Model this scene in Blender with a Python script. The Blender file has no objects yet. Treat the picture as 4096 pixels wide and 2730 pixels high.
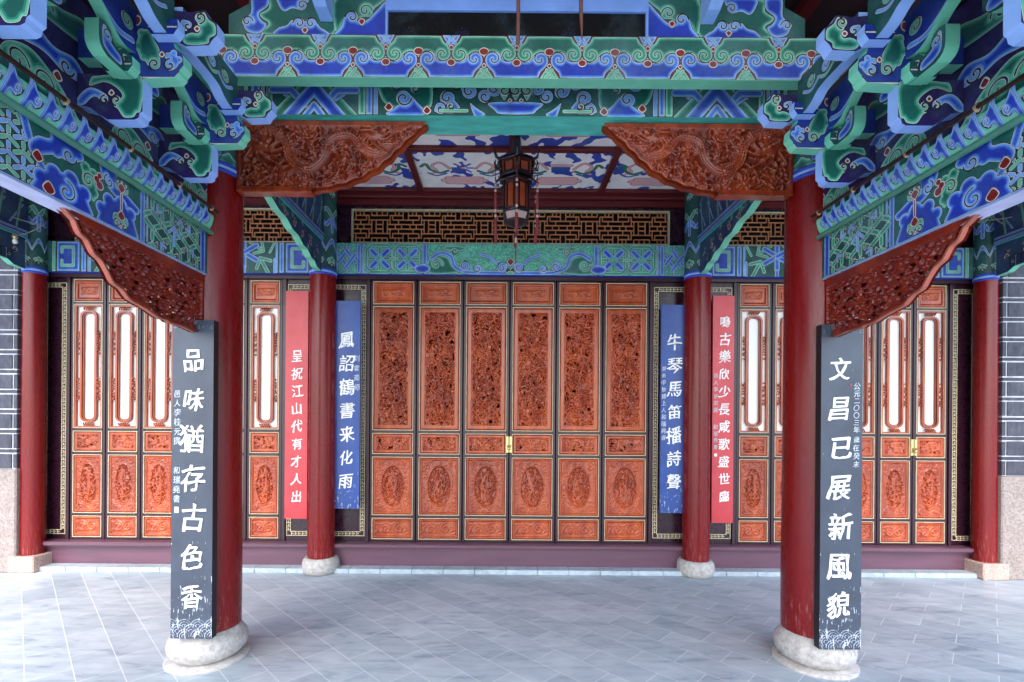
import bpy, math, random
import numpy as np
from mathutils import Vector, geometry
R_ = math.radians
PI = math.pi
scene = bpy.context.scene
COL = scene.collection

# ------------------------------------------------------------------ camera, sky, sun, exposure
cam_d = bpy.data.cameras.new('camera')
cam = bpy.data.objects.new('camera', cam_d)
COL.objects.link(cam)
cam.location = (-0.062, 0.0, 1.5)
cam.rotation_euler = (PI / 2, -0.0075, 0)
cam_d.sensor_width = 36
cam_d.lens = 17.14
cam_d.shift_x = 0.0087
cam_d.shift_y = 0.0795
cam_d.clip_start = 0.05
cam_d.clip_end = 400
scene.camera = cam

SUN_EL, SUN_AZ = 50.0, 192.0          # azimuth the light comes from, clockwise from +Y
w = bpy.data.worlds.new('World')
scene.world = w
w.use_nodes = True
nt = w.node_tree
nt.nodes.clear()
out = nt.nodes.new('ShaderNodeOutputWorld')
bg = nt.nodes.new('ShaderNodeBackground')
sky = nt.nodes.new('ShaderNodeTexSky')
sky.sky_type = 'NISHITA'
sky.sun_disc = False
sky.sun_elevation = R_(SUN_EL)
sky.sun_rotation = R_(SUN_AZ)
sky.air_density = 1.0
sky.dust_density = 2.5
bg.inputs['Strength'].default_value = 0.15
nt.links.new(sky.outputs[0], bg.inputs[0])
nt.links.new(bg.outputs[0], out.inputs[0])
sl = bpy.data.lights.new('sun', 'SUN')
sl.energy = 0.55
sl.angle = R_(45)
sl.color = (1.0, 0.955, 0.90)
so = bpy.data.objects.new('sun', sl)
COL.objects.link(so)
_d = Vector((math.sin(R_(SUN_AZ)) * math.cos(R_(SUN_EL)), math.cos(R_(SUN_AZ)) * math.cos(R_(SUN_EL)), math.sin(R_(SUN_EL))))
so.rotation_euler = _d.to_track_quat('Z', 'Y').to_euler()
so.location = _d * 30
scene.view_settings.view_transform = 'Standard'
scene.view_settings.look = 'None'
scene.view_settings.exposure = 2.36
scene.view_settings.gamma = 1.0
scene.cycles.max_bounces = 10
scene.cycles.diffuse_bounces = 6
scene.cycles.glossy_bounces = 4
scene.cycles.use_denoising = True
scene.cycles.sample_clamp_indirect = 6.0


# ------------------------------------------------------------------ materials
def S(r, g, b):
    f = lambda c: (c / 255 / 12.92) if c <= 10.3 else ((c / 255 + 0.055) / 1.055) ** 2.4
    return (f(r), f(g), f(b), 1.0)


def new_mat(name):
    m = bpy.data.materials.new(name)
    m.use_nodes = True
    t = m.node_tree
    b = t.nodes['Principled BSDF']
    return m, t, b


def nd(t, kind, **kw):
    n = t.nodes.new(kind)
    for k, v in kw.items():
        if k.startswith('i_'):
            key = k[2:]
            n.inputs[int(key) if key.isdigit() else key.replace('_', ' ')].default_value = v
        else:
            setattr(n, k, v)
    return n


def mixc(t, a, b, fac, blend='MIX'):
    n = nd(t, 'ShaderNodeMix', data_type='RGBA', blend_type=blend)
    for sock, val in ((n.inputs[0], fac), (n.inputs[6], a), (n.inputs[7], b)):
        if hasattr(val, 'is_linked') or isinstance(val, bpy.types.NodeSocket):
            t.links.new(val, sock)
        else:
            sock.default_value = val
    return n.outputs[2]


def ramp(t, fac, stops, interp='LINEAR'):
    n = nd(t, 'ShaderNodeValToRGB')
    cr = n.color_ramp
    cr.interpolation = interp
    while len(cr.elements) < len(stops):
        cr.elements.new(0.5)
    for e, (p, c) in zip(cr.elements, stops):
        e.position = p
        e.color = c if len(c) == 4 else (*c, 1)
    if fac is not None:
        t.links.new(fac, n.inputs[0])
    return n.outputs[0]


def noise(t, scale=5, detail=4, rough=0.55, vec=None, dist=0.0):
    n = nd(t, 'ShaderNodeTexNoise')
    n.inputs['Scale'].default_value = scale
    n.inputs['Detail'].default_value = detail
    n.inputs['Roughness'].default_value = rough
    n.inputs['Distortion'].default_value = dist
    if vec is not None:
        t.links.new(vec, n.inputs['Vector'])
    return n


def objcoord(t, scale=(1, 1, 1), rot=(0, 0, 0), kind='Object'):
    c = nd(t, 'ShaderNodeTexCoord')
    m = nd(t, 'ShaderNodeMapping')
    m.inputs['Scale'].default_value = scale
    m.inputs['Rotation'].default_value = rot
    t.links.new(c.outputs[kind], m.inputs[0])
    return m.outputs[0]


def bump(t, b, h, strength=0.3, dist=0.01):
    n = nd(t, 'ShaderNodeBump')
    n.inputs['Strength'].default_value = strength
    n.inputs['Distance'].default_value = dist
    t.links.new(h, n.inputs['Height'])
    t.links.new(n.outputs[0], b.inputs['Normal'])


def plain(name, col, rough=0.5, var=0.25, nscale=6, coat=0.0, bumpy=0.0, stretch=(1, 1, 1), spec=0.5, metal=0.0):
    m, t, b = new_mat(name)
    v = objcoord(t, stretch)
    n = noise(t, nscale, 5, 0.6, v)
    dark = tuple(c * (1 - var) for c in col[:3]) + (1,)
    lite = tuple(min(1, c * (1 + var)) for c in col[:3]) + (1,)
    t.links.new(ramp(t, n.outputs[0], [(0.3, dark), (0.7, lite)]), b.inputs['Base Color'])
    n2 = noise(t, nscale * 4, 3, 0.6, v)
    mr = nd(t, 'ShaderNodeMapRange')
    mr.inputs[3].default_value = max(0.03, rough - 0.1)
    mr.inputs[4].default_value = min(1, rough + 0.1)
    t.links.new(n2.outputs[0], mr.inputs[0])
    t.links.new(mr.outputs[0], b.inputs['Roughness'])
    b.inputs['Specular IOR Level'].default_value = spec
    b.inputs['Metallic'].default_value = metal
    if coat:
        b.inputs['Coat Weight'].default_value = coat
        b.inputs['Coat Roughness'].default_value = 0.08
    if bumpy:
        bump(t, b, n2.outputs[0], bumpy, 0.01)
    return m


BLK = S(16, 20, 34)
WHT = S(200, 208, 204)
GRN = [BLK, WHT, S(98, 184, 152), S(42, 134, 110), S(12, 92, 82)]
BLU = [BLK, WHT, S(112, 162, 228), S(56, 104, 206), S(20, 52, 170)]
RED = [BLK, S(214, 206, 198), S(214, 206, 198), S(130, 18, 22), S(124, 14, 18)]


def paint_mat(name, base, fam_g=GRN, fam_b=BLU, fam_r=RED, th=(0.7, 1.1, 2.7, 4.3), rough=0.55, dirt=0.42, base2=None):
    """old house paint: banded colours follow the drawn ornament stored on the mesh"""
    m, t, b = new_mat(name)
    a = nd(t, 'ShaderNodeAttribute', attribute_name='ornament')
    sx = nd(t, 'ShaderNodeSeparateXYZ')
    t.links.new(a.outputs['Vector'], sx.inputs[0])
    v = objcoord(t)
    if base2 is not None:
        n0 = noise(t, 75, 2, 0.6, v)
        cur = ramp(t, n0.outputs[0], [(0.4, base), (0.6, base2)])
    else:
        cur = base
    for k, fam in enumerate((fam_g, fam_b, fam_r)):
        mul = nd(t, 'ShaderNodeMath', operation='MULTIPLY')
        mul.inputs[1].default_value = 0.1
        t.links.new(sx.outputs[k], mul.inputs[0])
        q = th if k < 2 else (0.5, 0.85, 1.55, 1.6)
        stops = [(0.0, fam[0]), (q[0] / 10, fam[1]), (q[1] / 10, fam[2]), (q[2] / 10, fam[3]), (q[3] / 10, fam[4])]
        c = ramp(t, mul.outputs[0], stops, 'CONSTANT')
        gt = nd(t, 'ShaderNodeMath', operation='GREATER_THAN')
        gt.inputs[1].default_value = 0.0
        t.links.new(sx.outputs[k], gt.inputs[0])
        cur = mixc(t, cur, c, gt.outputs[0])
    n1 = noise(t, 9, 6, 0.65, v)
    tint = ramp(t, n1.outputs[0], [(0.28, (1 - dirt,) * 3), (0.62, (1, 1, 1))])
    cur = mixc(t, cur, tint, 1.0, 'MULTIPLY')
    n4 = noise(t, 2.6, 5, 0.7, v, 0.6)
    cur = mixc(t, cur, S(112, 146, 160), ramp(t, n4.outputs[0], [(0.46, (0, 0, 0)), (0.75, (0.30, 0.30, 0.30))]))
    n3 = noise(t, 60, 4, 0.7, v)
    wear = ramp(t, n3.outputs[0], [(0.66, (0, 0, 0)), (0.74, (0.5, 0.5, 0.5))])
    cur = mixc(t, cur, S(150, 160, 165), wear)
    t.links.new(cur, b.inputs['Base Color'])
    b.inputs['Roughness'].default_value = rough
    bump(t, b, n3.outputs[0], 0.12, 0.004)
    return m


M = {}
M['paint_green'] = paint_mat('green ornament paint', S(12, 78, 72))
M['paint_blue'] = paint_mat('blue ornament paint', S(12, 42, 142))
M['paint_dark'] = paint_mat('dark violet ornament paint', S(34, 16, 84))
M['paint_red'] = paint_mat('red ground ornament paint', S(110, 22, 30))
M['paint_scale'] = paint_mat('green brocade ornament paint', S(60, 150, 125), base2=S(110, 196, 168))
M['paint_dull'] = paint_mat('dull blue ornament paint', S(24, 52, 96), fam_g=[BLK, S(140, 168, 156), S(80, 160, 134), S(44, 124, 104), S(20, 84, 78)],
                             fam_b=[BLK, S(160, 174, 196), S(92, 136, 208), S(54, 92, 184), S(28, 54, 148)])  # duller, darker version of the green and blue bands
M['paint_shaded'] = paint_mat('shade darkened ornament paint', S(8, 8, 16), fam_g=[BLK, S(40, 56, 60), S(20, 44, 52), S(14, 34, 40), S(8, 24, 30)], fam_b=[BLK, S(50, 60, 84), S(26, 40, 84), S(18, 28, 66), S(12, 20, 50)], fam_r=[BLK, S(70, 60, 60), S(70, 60, 60), S(60, 14, 16), S(50, 10, 12)])  # near-black palette: the shade of the roof gap is put into the colours
CW = S(245, 244, 241)
M['ceiling'] = paint_mat('painted ceiling white', CW, fam_g=[S(40, 120, 92)] * 5, fam_b=[S(44, 68, 172)] * 5,
                         fam_r=[S(190, 70, 70), S(226, 176, 178), S(226, 176, 178), S(228, 184, 186), S(228, 184, 186)], dirt=0.06, th=(0.5, 1.0, 2, 3), rough=0.7)
M['mint'] = plain('mint green edge paint', S(112, 196, 164), 0.5, 0.10, 8, bumpy=0.06)
M['teal'] = plain('teal worn paint', S(70, 182, 168), 0.5, 0.25, 5, bumpy=0.1, stretch=(1, 4, 4))
M['sky'] = plain('pale blue edge paint', S(140, 176, 236), 0.5, 0.10, 8, bumpy=0.06)
M['lilac'] = plain('pale lilac worn paint', S(186, 192, 228), 0.5, 0.18, 9, bumpy=0.1)
M['blue'] = plain('ultramarine paint', S(40, 66, 180), 0.5, 0.15, 8)
M['rail_blue'] = plain('light blue rail paint', S(112, 152, 222), 0.5, 0.10, 8)
def lacquer_mat():
    m, t, b = new_mat('red column lacquer')
    v = objcoord(t, (1, 1, 0.16))
    n = noise(t, 5, 6, 0.65, v)
    c = ramp(t, n.outputs[0], [(0.3, S(100, 6, 9)), (0.52, S(114, 8, 10)), (0.75, S(122, 15, 13))])
    v2 = objcoord(t, (1, 1, 0.05))
    cr = noise(t, 44, 5, 0.7, v2)
    c = mixc(t, c, S(52, 8, 10), ramp(t, cr.outputs[0], [(0.69, (0, 0, 0)), (0.76, (0.35, 0.35, 0.35))]))
    sp = nd(t, 'ShaderNodeSeparateXYZ')
    t.links.new(objcoord(t), sp.inputs[0])
    sc = noise(t, 26, 6, 0.72)
    mr = nd(t, 'ShaderNodeMapRange')
    for k, q in enumerate((0.2, 0.9, 0.16, 0.0)):
        mr.inputs[k + 1].default_value = q
    t.links.new(sp.outputs[2], mr.inputs[0])
    ad = nd(t, 'ShaderNodeMath', operation='ADD')
    t.links.new(sc.outputs[0], ad.inputs[0])
    t.links.new(mr.outputs[0], ad.inputs[1])
    c = mixc(t, c, S(150, 96, 88), ramp(t, ad.outputs[0], [(0.70, (0, 0, 0)), (0.76, (0.6, 0.6, 0.6))]))
    t.links.new(c, b.inputs['Base Color'])
    t.links.new(ramp(t, sc.outputs[0], [(0.3, (0.20,) * 3), (0.7, (0.38,) * 3)]), b.inputs['Roughness'])
    b.inputs['Specular IOR Level'].default_value = 0.38
    bump(t, b, cr.outputs[0], 0.06, 0.004)
    return m


M['lacquer'] = lacquer_mat()
M['maroon'] = plain('maroon board paint', S(92, 24, 28), 0.42, 0.2, 4, bumpy=0.04, stretch=(0.3, 1, 4))
M['plum'] = plain('plum door paint', S(50, 22, 36), 0.34, 0.2, 5, bumpy=0.04)
M['plum_sill'] = plain('pale plum sill paint', S(98, 66, 82), 0.40, 0.14, 4, bumpy=0.05, stretch=(0.4, 1, 3))  # lighter, greyer plum than the door paint
M['plum_dark'] = plain('dark plum panel paint', S(44, 18, 32), 0.28, 0.2, 3)
M['dark'] = plain('dark room', S(14, 10, 12), 0.8, 0.2, 3)  # near black stands in for the darkness of unlit spaces behind
M['roof'] = plain('sooty roof boards', S(46, 26, 28), 0.7, 0.3, 6, stretch=(0.3, 4, 1))
M['gold'] = plain('cream gilt trim', S(196, 184, 150), 0.42, 0.14, 20)
M['pane'] = plain('frosted white pane', S(232, 231, 226), 0.22, 0.045, 2.5, stretch=(1, 1, .4))
M['iron'] = plain('rusty brown rod', S(104, 60, 50), 0.55, 0.3, 20)
M['pipe'] = plain('bronze pipe', S(92, 66, 50), 0.35, 0.25, 14, metal=0.6)
M['clip'] = plain('pale clip', S(206, 184, 150), 0.4, 0.1, 14)
M['brass'] = plain('pale brass', S(206, 190, 132), 0.35, 0.12, 14, metal=0.7)
M['lantern'] = plain('black lantern lacquer', S(30, 26, 34), 0.35, 0.3, 12)
M['lantern_glass'] = plain('amber lantern silk', S(138, 58, 26), 0.5, 0.25, 14)
M['tassel'] = plain('dark red tassel', S(110, 40, 40), 0.8, 0.3, 30)
M['bead'] = plain('pale bead', S(176, 150, 146), 0.4, 0.1, 14)
M['wire'] = plain('grey wire', S(120, 124, 120), 0.6, 0.1, 14)
M['seal'] = plain('red seal ink', S(176, 60, 60), 0.6, 0.1, 10)
M['ink'] = plain('white lettering paint', S(240, 240, 236), 0.6, 0.03, 10)
M['ink_dim'] = plain('faded white lettering', S(196, 204, 212), 0.6, 0.12, 30)


def wood_mat(name, c1, c2, c3):
    m, t, b = new_mat(name)
    v = objcoord(t, (1, 1, 0.35))
    n = noise(t, 10, 6, 0.65, v, 0.6)
    c = ramp(t, n.outputs[0], [(0.28, c1), (0.5, c2), (0.74, c3)])
    oi = nd(t, 'ShaderNodeObjectInfo')
    c = mixc(t, c, ramp(t, oi.outputs['Random'], [(0.0, (0.78, 0.74, 0.72)), (1.0, (1.1, 1.08, 1.04))]), 1.0, 'MULTIPLY')
    t.links.new(c, b.inputs['Base Color'])
    n2 = noise(t, 60, 4, 0.6, v)
    b.inputs['Roughness'].default_value = 0.33
    b.inputs['Coat Weight'].default_value = 0.3
    b.inputs['Coat Roughness'].default_value = 0.1
    b.inputs['Specular IOR Level'].default_value = 0.45
    bump(t, b, n2.outputs[0], 0.10, 0.004)
    return m


M['wood'] = wood_mat('orange varnished wood', S(122, 44, 20), S(166, 68, 30), S(192, 92, 44))
M['wood_deep'] = wood_mat('deep carved wood', S(84, 24, 10), S(130, 46, 18), S(164, 72, 30))
M['wood_red'] = wood_mat('red brown carved wood', S(84, 14, 10), S(116, 30, 16), S(142, 50, 24))
M['fret'] = plain('ochre fretwork', S(196, 126, 80), 0.5, 0.15, 18)


def stone_mat(name, c1, c2, scale=30, rough=0.75, b_=0.3):
    m, t, b = new_mat(name)
    v = objcoord(t)
    n = noise(t, scale, 8, 0.7, v)
    n2 = noise(t, scale * 0.12, 4, 0.6, v)
    base = ramp(t, n.outputs[0], [(0.30, c1), (0.62, c2)])
    st = ramp(t, n2.outputs[0], [(0.3, (0.82, 0.80, 0.80)), (0.65, (1, 1, 1))])
    t.links.new(mixc(t, base, st, 1.0, 'MULTIPLY'), b.inputs['Base Color'])
    b.inputs['Roughness'].default_value = rough
    bump(t, b, n.outputs[0], b_, 0.01)
    return m


M['stone'] = stone_mat('pale drum stone', S(146, 141, 136), S(196, 192, 186))
M['granite'] = stone_mat('pink grey granite', S(112, 100, 95), S(166, 154, 148), 55)
M['granite_pink'] = stone_mat('pink granite block', S(160, 128, 116), S(200, 176, 164), 55)


def floor_mat():
    m, t, b = new_mat('blue grey stone tiles')
    v = objcoord(t, (1, 1, 1), (0, 0, R_(45)))
    br = nd(t, 'ShaderNodeTexBrick')
    br.offset = 0.5
    br.inputs['Scale'].default_value = 1.0
    br.inputs['Brick Width'].default_value = 0.414
    br.inputs['Row Height'].default_value = 0.207
    br.inputs['Mortar Size'].default_value = 0.0026
    br.inputs['Mortar Smooth'].default_value = 0.2
    br.inputs['Bias'].default_value = 0.0
    br.inputs['Color1'].default_value = (0.0, 0.0, 0.0, 1)
    br.inputs['Color2'].default_value = (1.0, 1.0, 1.0, 1)
    br.inputs['Mortar'].default_value = (0.5, 0.5, 0.5, 1)
    t.links.new(v, br.inputs['Vector'])
    sv = objcoord(t, (1.2, 5.5, 1), (0, 0, R_(24)))
    n1 = noise(t, 2.2, 8, 0.68, sv, 1.2)
    n2 = noise(t, 0.9, 5, 0.6, None, 0.8)
    c = ramp(t, n1.outputs[0], [(0.30, S(152, 170, 181)), (0.45, S(197, 209, 213)), (0.66, S(219, 226, 227))])
    st = ramp(t, n2.outputs[0], [(0.36, S(190, 194, 206)), (0.56, (1, 1, 1))])
    c = mixc(t, c, st, 1.0, 'MULTIPLY')
    n5 = noise(t, 7, 8, 0.75)
    c = mixc(t, c, ramp(t, n5.outputs[0], [(0.36, S(176, 186, 194)), (0.55, (1, 1, 1))]), 1.0, 'MULTIPLY')
    tv = ramp(t, br.outputs['Color'], [(0.0, (0.79, 0.82, 0.85)), (1.0, (1, 1, 1))])
    c = mixc(t, c, tv, 1.0, 'MULTIPLY')
    jm = ramp(t, n2.outputs[0], [(0.42, S(112, 120, 132)), (0.50, S(224, 226, 228))])
    jf = nd(t, 'ShaderNodeMath', operation='MULTIPLY')
    jf.inputs[1].default_value = 0.6
    t.links.new(br.outputs['Fac'], jf.inputs[0])
    c = mixc(t, c, jm, jf.outputs[0])
    t.links.new(c, b.inputs['Base Color'])
    rr = ramp(t, n1.outputs[0], [(0.3, (0.32,) * 3), (0.7, (0.55,) * 3)])
    t.links.new(rr, b.inputs['Roughness'])
    inv = nd(t, 'ShaderNodeMath', operation='SUBTRACT')
    inv.inputs[0].default_value = 1.0
    t.links.new(br.outputs['Fac'], inv.inputs[1])
    bump(t, b, inv.outputs[0], 0.25, 0.004)
    return m


def brick_mat():
    m, t, b = new_mat('dark grey brick')
    n = noise(t, 5, 6, 0.7)
    n2 = noise(t, 40, 5, 0.65)
    c = ramp(t, n.outputs[0], [(0.3, S(48, 50, 62)), (0.55, S(72, 74, 86)), (0.75, S(100, 100, 108))])
    t.links.new(mixc(t, c, ramp(t, n2.outputs[0], [(0.35, (0.7, 0.7, 0.72)), (0.6, (1, 1, 1))]), 1.0, 'MULTIPLY'), b.inputs['Base Color'])
    b.inputs['Roughness'].default_value = 0.75
    bump(t, b, n2.outputs[0], 0.35, 0.006)
    return m


def board_mat(name, c1, c2, worn=0.0, top=None):
    m, t, b = new_mat(name)
    v = objcoord(t)
    n = noise(t, 5, 6, 0.6, v)
    c = ramp(t, n.outputs[0], [(0.3, c1), (0.7, c2)])
    a = nd(t, 'ShaderNodeAttribute', attribute_name='ornament')
    sx = nd(t, 'ShaderNodeSeparateXYZ')
    t.links.new(a.outputs['Vector'], sx.inputs[0])
    gt = nd(t, 'ShaderNodeMath', operation='GREATER_THAN')
    gt.inputs[1].default_value = 0.0
    t.links.new(sx.outputs[0], gt.inputs[0])
    c = mixc(t, c, S(176, 184, 196), gt.outputs[0])
    if worn:
        sv = objcoord(t, (1, 1, 0.22))
        fl = noise(t, 70, 4, 0.65, sv)
        sp = nd(t, 'ShaderNodeSeparateXYZ')
        t.links.new(v, sp.inputs[0])
        mr = nd(t, 'ShaderNodeMapRange')
        mr.inputs[1].default_value = 0.75
        mr.inputs[2].default_value = 0.0
        mr.inputs[3].default_value = 0.0
        mr.inputs[4].default_value = worn
        t.links.new(sp.outputs[2], mr.inputs[0])
        ad = nd(t, 'ShaderNodeMath', operation='ADD')
        t.links.new(fl.outputs[0], ad.inputs[0])
        t.links.new(mr.outputs[0], ad.inputs[1])
        fk = ramp(t, ad.outputs[0], [(0.71, (0, 0, 0)), (0.73, (0.9, 0.9, 0.9))])
        c = mixc(t, c, S(200, 206, 212), fk)
    t.links.new(c, b.inputs['Base Color'])
    b.inputs['Roughness'].default_value = 0.38
    n3 = noise(t, 50, 4, 0.6, v)
    bump(t, b, n3.outputs[0], 0.08, 0.004)
    return m


M['floor'] = floor_mat()
M['brick'] = brick_mat()
M['mortar'] = plain('lime mortar', S(176, 178, 184), 0.85, 0.3, 12)
M['board_black'] = board_mat('black couplet board paint', S(50, 57, 70), S(66, 75, 90), 0.14)
M['board_edge'] = plain('black board edge', S(20, 22, 30), 0.45, 0.2, 6)
M['board_blue'] = board_mat('blue couplet board paint', S(30, 60, 126), S(48, 84, 156), 0.12)
M['board_red'] = board_mat('red couplet board paint', S(186, 44, 52), S(204, 66, 74))
M['kerb'] = stone_mat('blue skirting tile', S(150, 166, 176), S(186, 198, 204), 18, 0.5)


# ------------------------------------------------------------------ geometry helpers
def tag(o, label=None, cat=None, group=None, kind=None):
    if label: o['label'] = label
    if cat: o['category'] = cat
    if group: o['group'] = group
    if kind or label: o['kind'] = kind or 'thing'
    return o


def thing(name, label, cat, loc=(0, 0, 0), group=None):
    o = bpy.data.objects.new(name, None)
    COL.objects.link(o)
    o.location = loc
    o.empty_display_size = 0.05
    return tag(o, label, cat, group)


def link(name, me, mats, parent=None, loc=None):
    for m in mats:
        me.materials.append(M[m] if isinstance(m, str) else m)
    o = bpy.data.objects.new(name, me)
    COL.objects.link(o)
    if parent is not None:
        o.parent = parent
    if loc is not None:
        o.location = loc
    return o


def rel(V, parent):
    """world coordinates -> coordinates under an unrotated parent"""
    V = np.asarray(V, float).reshape(-1, 3)
    if parent is None:
        return V
    off = np.array(parent.location)
    if parent.parent is not None:
        off = off + np.array(parent.parent.location)
    return V - off


def np_mesh(name, V, faces, mats, parent=None, mi=None, fld=None, smooth=False, world=True):
    """faces: list of (n,k) int arrays"""
    V = rel(V, parent) if world else np.asarray(V, float).reshape(-1, 3)
    me = bpy.data.meshes.new(name)
    me.vertices.add(len(V))
    me.vertices.foreach_set('co', V.astype(np.float32).ravel())
    tot = sum(f.size for f in faces)
    npoly = sum(len(f) for f in faces)
    me.loops.add(tot)
    me.loops.foreach_set('vertex_index', np.concatenate([f.ravel() for f in faces]).astype(np.int32))
    me.polygons.add(npoly)
    ks = np.concatenate([np.full(len(f), f.shape[1]) for f in faces])
    st = np.concatenate([[0], np.cumsum(ks)[:-1]]).astype(np.int32)
    me.polygons.foreach_set('loop_start', st)
    me.polygons.foreach_set('loop_total', ks.astype(np.int32))
    if mi is not None:
        me.polygons.foreach_set('material_index', np.asarray(mi, np.int32))
    me.polygons.foreach_set('use_smooth', np.full(npoly, smooth, bool))
    me.update(calc_edges=True)
    if fld is not None:
        a = me.attributes.new('ornament', 'FLOAT_VECTOR', 'POINT')
        a.data.foreach_set('vector', np.asarray(fld, np.float32).ravel())
    me.validate()
    return link(name, me, mats, parent)


class MB:
    def __init__(self):
        self.v, self.f, self.m, self.s = [], [], [], []

    def add(self, V, F, m=0, s=False):
        o = len(self.v)
        self.v += [tuple(p) for p in V]
        for f in F:
            self.f.append(tuple(i + o for i in f))
            self.m.append(m)
            self.s.append(s)

    def box(self, x0, x1, y0, y1, z0, z1, m=0, c=0.0):
        if c <= 0:
            V = [(x, y, z) for z in (z0, z1) for y in (y0, y1) for x in (x0, x1)]
            self.add(V, [(0, 2, 3, 1), (4, 5, 7, 6), (0, 1, 5, 4), (2, 6, 7, 3), (0, 4, 6, 2), (1, 3, 7, 5)], m)
            return
        # chamfered box: corner points
        V, idx = [], {}
        for ix, x in enumerate((x0, x1)):
            for iy, y in enumerate((y0, y1)):
                for iz, z in enumerate((z0, z1)):
                    sx, sy, sz = (1, -1)[ix], (1, -1)[iy], (1, -1)[iz]
                    for ax, p in enumerate(((x, y + sy * c, z + sz * c), (x + sx * c, y, z + sz * c), (x + sx * c, y + sy * c, z))):
                        idx[(ix, iy, iz, ax)] = len(V)
                        V.append(p)
        F = []
        for k in (0, 1):
            F.append([idx[(k, a, b, 0)] for a, b in ((0, 0), (1, 0), (1, 1), (0, 1))])
            F.append([idx[(a, k, b, 1)] for a, b in ((0, 0), (1, 0), (1, 1), (0, 1))])
            F.append([idx[(a, b, k, 2)] for a, b in ((0, 0), (1, 0), (1, 1), (0, 1))])
        for a in (0, 1):
            for b in (0, 1):
                F.append([idx[(0, a, b, 1)], idx[(1, a, b, 1)], idx[(1, a, b, 2)], idx[(0, a, b, 2)]])
                F.append([idx[(a, 0, b, 0)], idx[(a, 1, b, 0)], idx[(a, 1, b, 2)], idx[(a, 0, b, 2)]])
                F.append([idx[(a, b, 0, 0)], idx[(a, b, 1, 0)], idx[(a, b, 1, 1)], idx[(a, b, 0, 1)]])
                for d in (0, 1):
                    F.append([idx[(a, b, d, 0)], idx[(a, b, d, 1)], idx[(a, b, d, 2)]])
        self.add(V, F, m)

    def ring(self, x0, x1, z0, z1, w, y0, y1, m=0):
        """rectangular picture-frame in the XZ plane"""
        o = [(x0, z0), (x1, z0), (x1, z1), (x0, z1)]
        i = [(x0 + w, z0 + w), (x1 - w, z0 + w), (x1 - w, z1 - w), (x0 + w, z1 - w)]
        self.loop2(o, i, y0, y1, m)

    def loop2(self, o, i, y0, y1, m=0, s=False):
        n = len(o)
        V = [(x, y0, z) for x, z in o] + [(x, y0, z) for x, z in i] + [(x, y1, z) for x, z in o] + [(x, y1, z) for x, z in i]
        F = []
        for k in range(n):
            j = (k + 1) % n
            F += [(k, j, n + j, n + k), (2 * n + k, 3 * n + k, 3 * n + j, 2 * n + j), (k, 2 * n + k, 2 * n + j, j), (n + k, n + j, 3 * n + j, 3 * n + k)]
        self.add(V, F, m, s)

    def lathe(self, prof, cx, cy, n=40, m=0, s=True, cap=True):
        V, F = [], []
        for r, z in prof:
            for k in range(n):
                a = 2 * PI * k / n
                V.append((cx + r * math.cos(a), cy + r * math.sin(a), z))
        for i in range(len(prof) - 1):
            for k in range(n):
                j = (k + 1) % n
                F.append((i * n + k, i * n + j, (i + 1) * n + j, (i + 1) * n + k))
        self.add(V, F, m, s)
        if cap:
            for i in (0, len(prof) - 1):
                self.add(V[i * n:(i + 1) * n], [tuple(range(n))], m, False)

    def tube(self, pts, r, n=8, m=0):
        pts = [Vector(p) for p in pts]
        V, F = [], []
        for i, p in enumerate(pts):
            d = (pts[min(i + 1, len(pts) - 1)] - pts[max(i - 1, 0)]).normalized()
            a = d.cross(Vector((0.3, 0.2, 1)) if abs(d.z) < 0.9 else Vector((1, 0, 0))).normalized()
            b = d.cross(a)
            rr = r[i] if isinstance(r, (list, tuple)) else r
            for k in range(n):
                t = 2 * PI * k / n
                V.append(p + (a * math.cos(t) + b * math.sin(t)) * rr)
        for i in range(len(pts) - 1):
            for k in range(n):
                j = (k + 1) % n
                F.append((i * n + k, i * n + j, (i + 1) * n + j, (i + 1) * n + k))
        F += [tuple(range(n)), tuple(range((len(pts) - 1) * n, len(pts) * n))]
        self.add(V, F, m, True)

    def prism(self, pts, y0, y1, m=0, axis='y', ms=None):
        """closed 2D outline extruded. axis y: (x,z); axis x: (y,z)"""
        n = len(pts)
        if axis == 'y':
            V = [(a, y0, b) for a, b in pts] + [(a, y1, b) for a, b in pts]
        else:
            V = [(y0, a, b) for a, b in pts] + [(y1, a, b) for a, b in pts]
        tris = geometry.tessellate_polygon([[Vector((a, b, 0)) for a, b in pts]])
        self.add(V, [tuple(t) for t in tris] + [tuple(n + i for i in t) for t in tris], m)
        self.add(V, [(k, (k + 1) % n, n + (k + 1) % n, n + k) for k in range(n)], m if ms is None else ms)

    def build(self, name, mats, parent=None):
        me = bpy.data.meshes.new(name)
        me.from_pydata([tuple(p) for p in rel(self.v, parent)], [], self.f)
        me.polygons.foreach_set('material_index', self.m)
        me.polygons.foreach_set('use_smooth', self.s)
        me.update()
        return link(name, me, mats, parent)


# ------------------------------------------------------------------ ornament drawing
def spl(pts, closed=True, n=6):
    P = np.array(pts, float)
    m = len(P)
    o = []
    rng = range(m if closed else m - 1)
    for i in rng:
        if closed:
            p0, p1, p2, p3 = P[(i - 1) % m], P[i], P[(i + 1) % m], P[(i + 2) % m]
        else:
            p0, p1, p2, p3 = P[max(i - 1, 0)], P[i], P[i + 1], P[min(i + 2, m - 1)]
        for k in range(n):
            t = k / n
            o.append(0.5 * ((2 * p1) + (-p0 + p2) * t + (2 * p0 - 5 * p1 + 4 * p2 - p3) * t * t + (-p0 + 3 * p1 - 3 * p2 + p3) * t ** 3))
    if not closed:
        o.append(P[-1])
    return np.array(o)


def circ(cx, cy, r, n=20, ry=None):
    a = np.linspace(0, 2 * PI, n, endpoint=False)
    return np.stack([cx + r * np.cos(a), cy + (ry or r) * np.sin(a)], 1)


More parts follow.
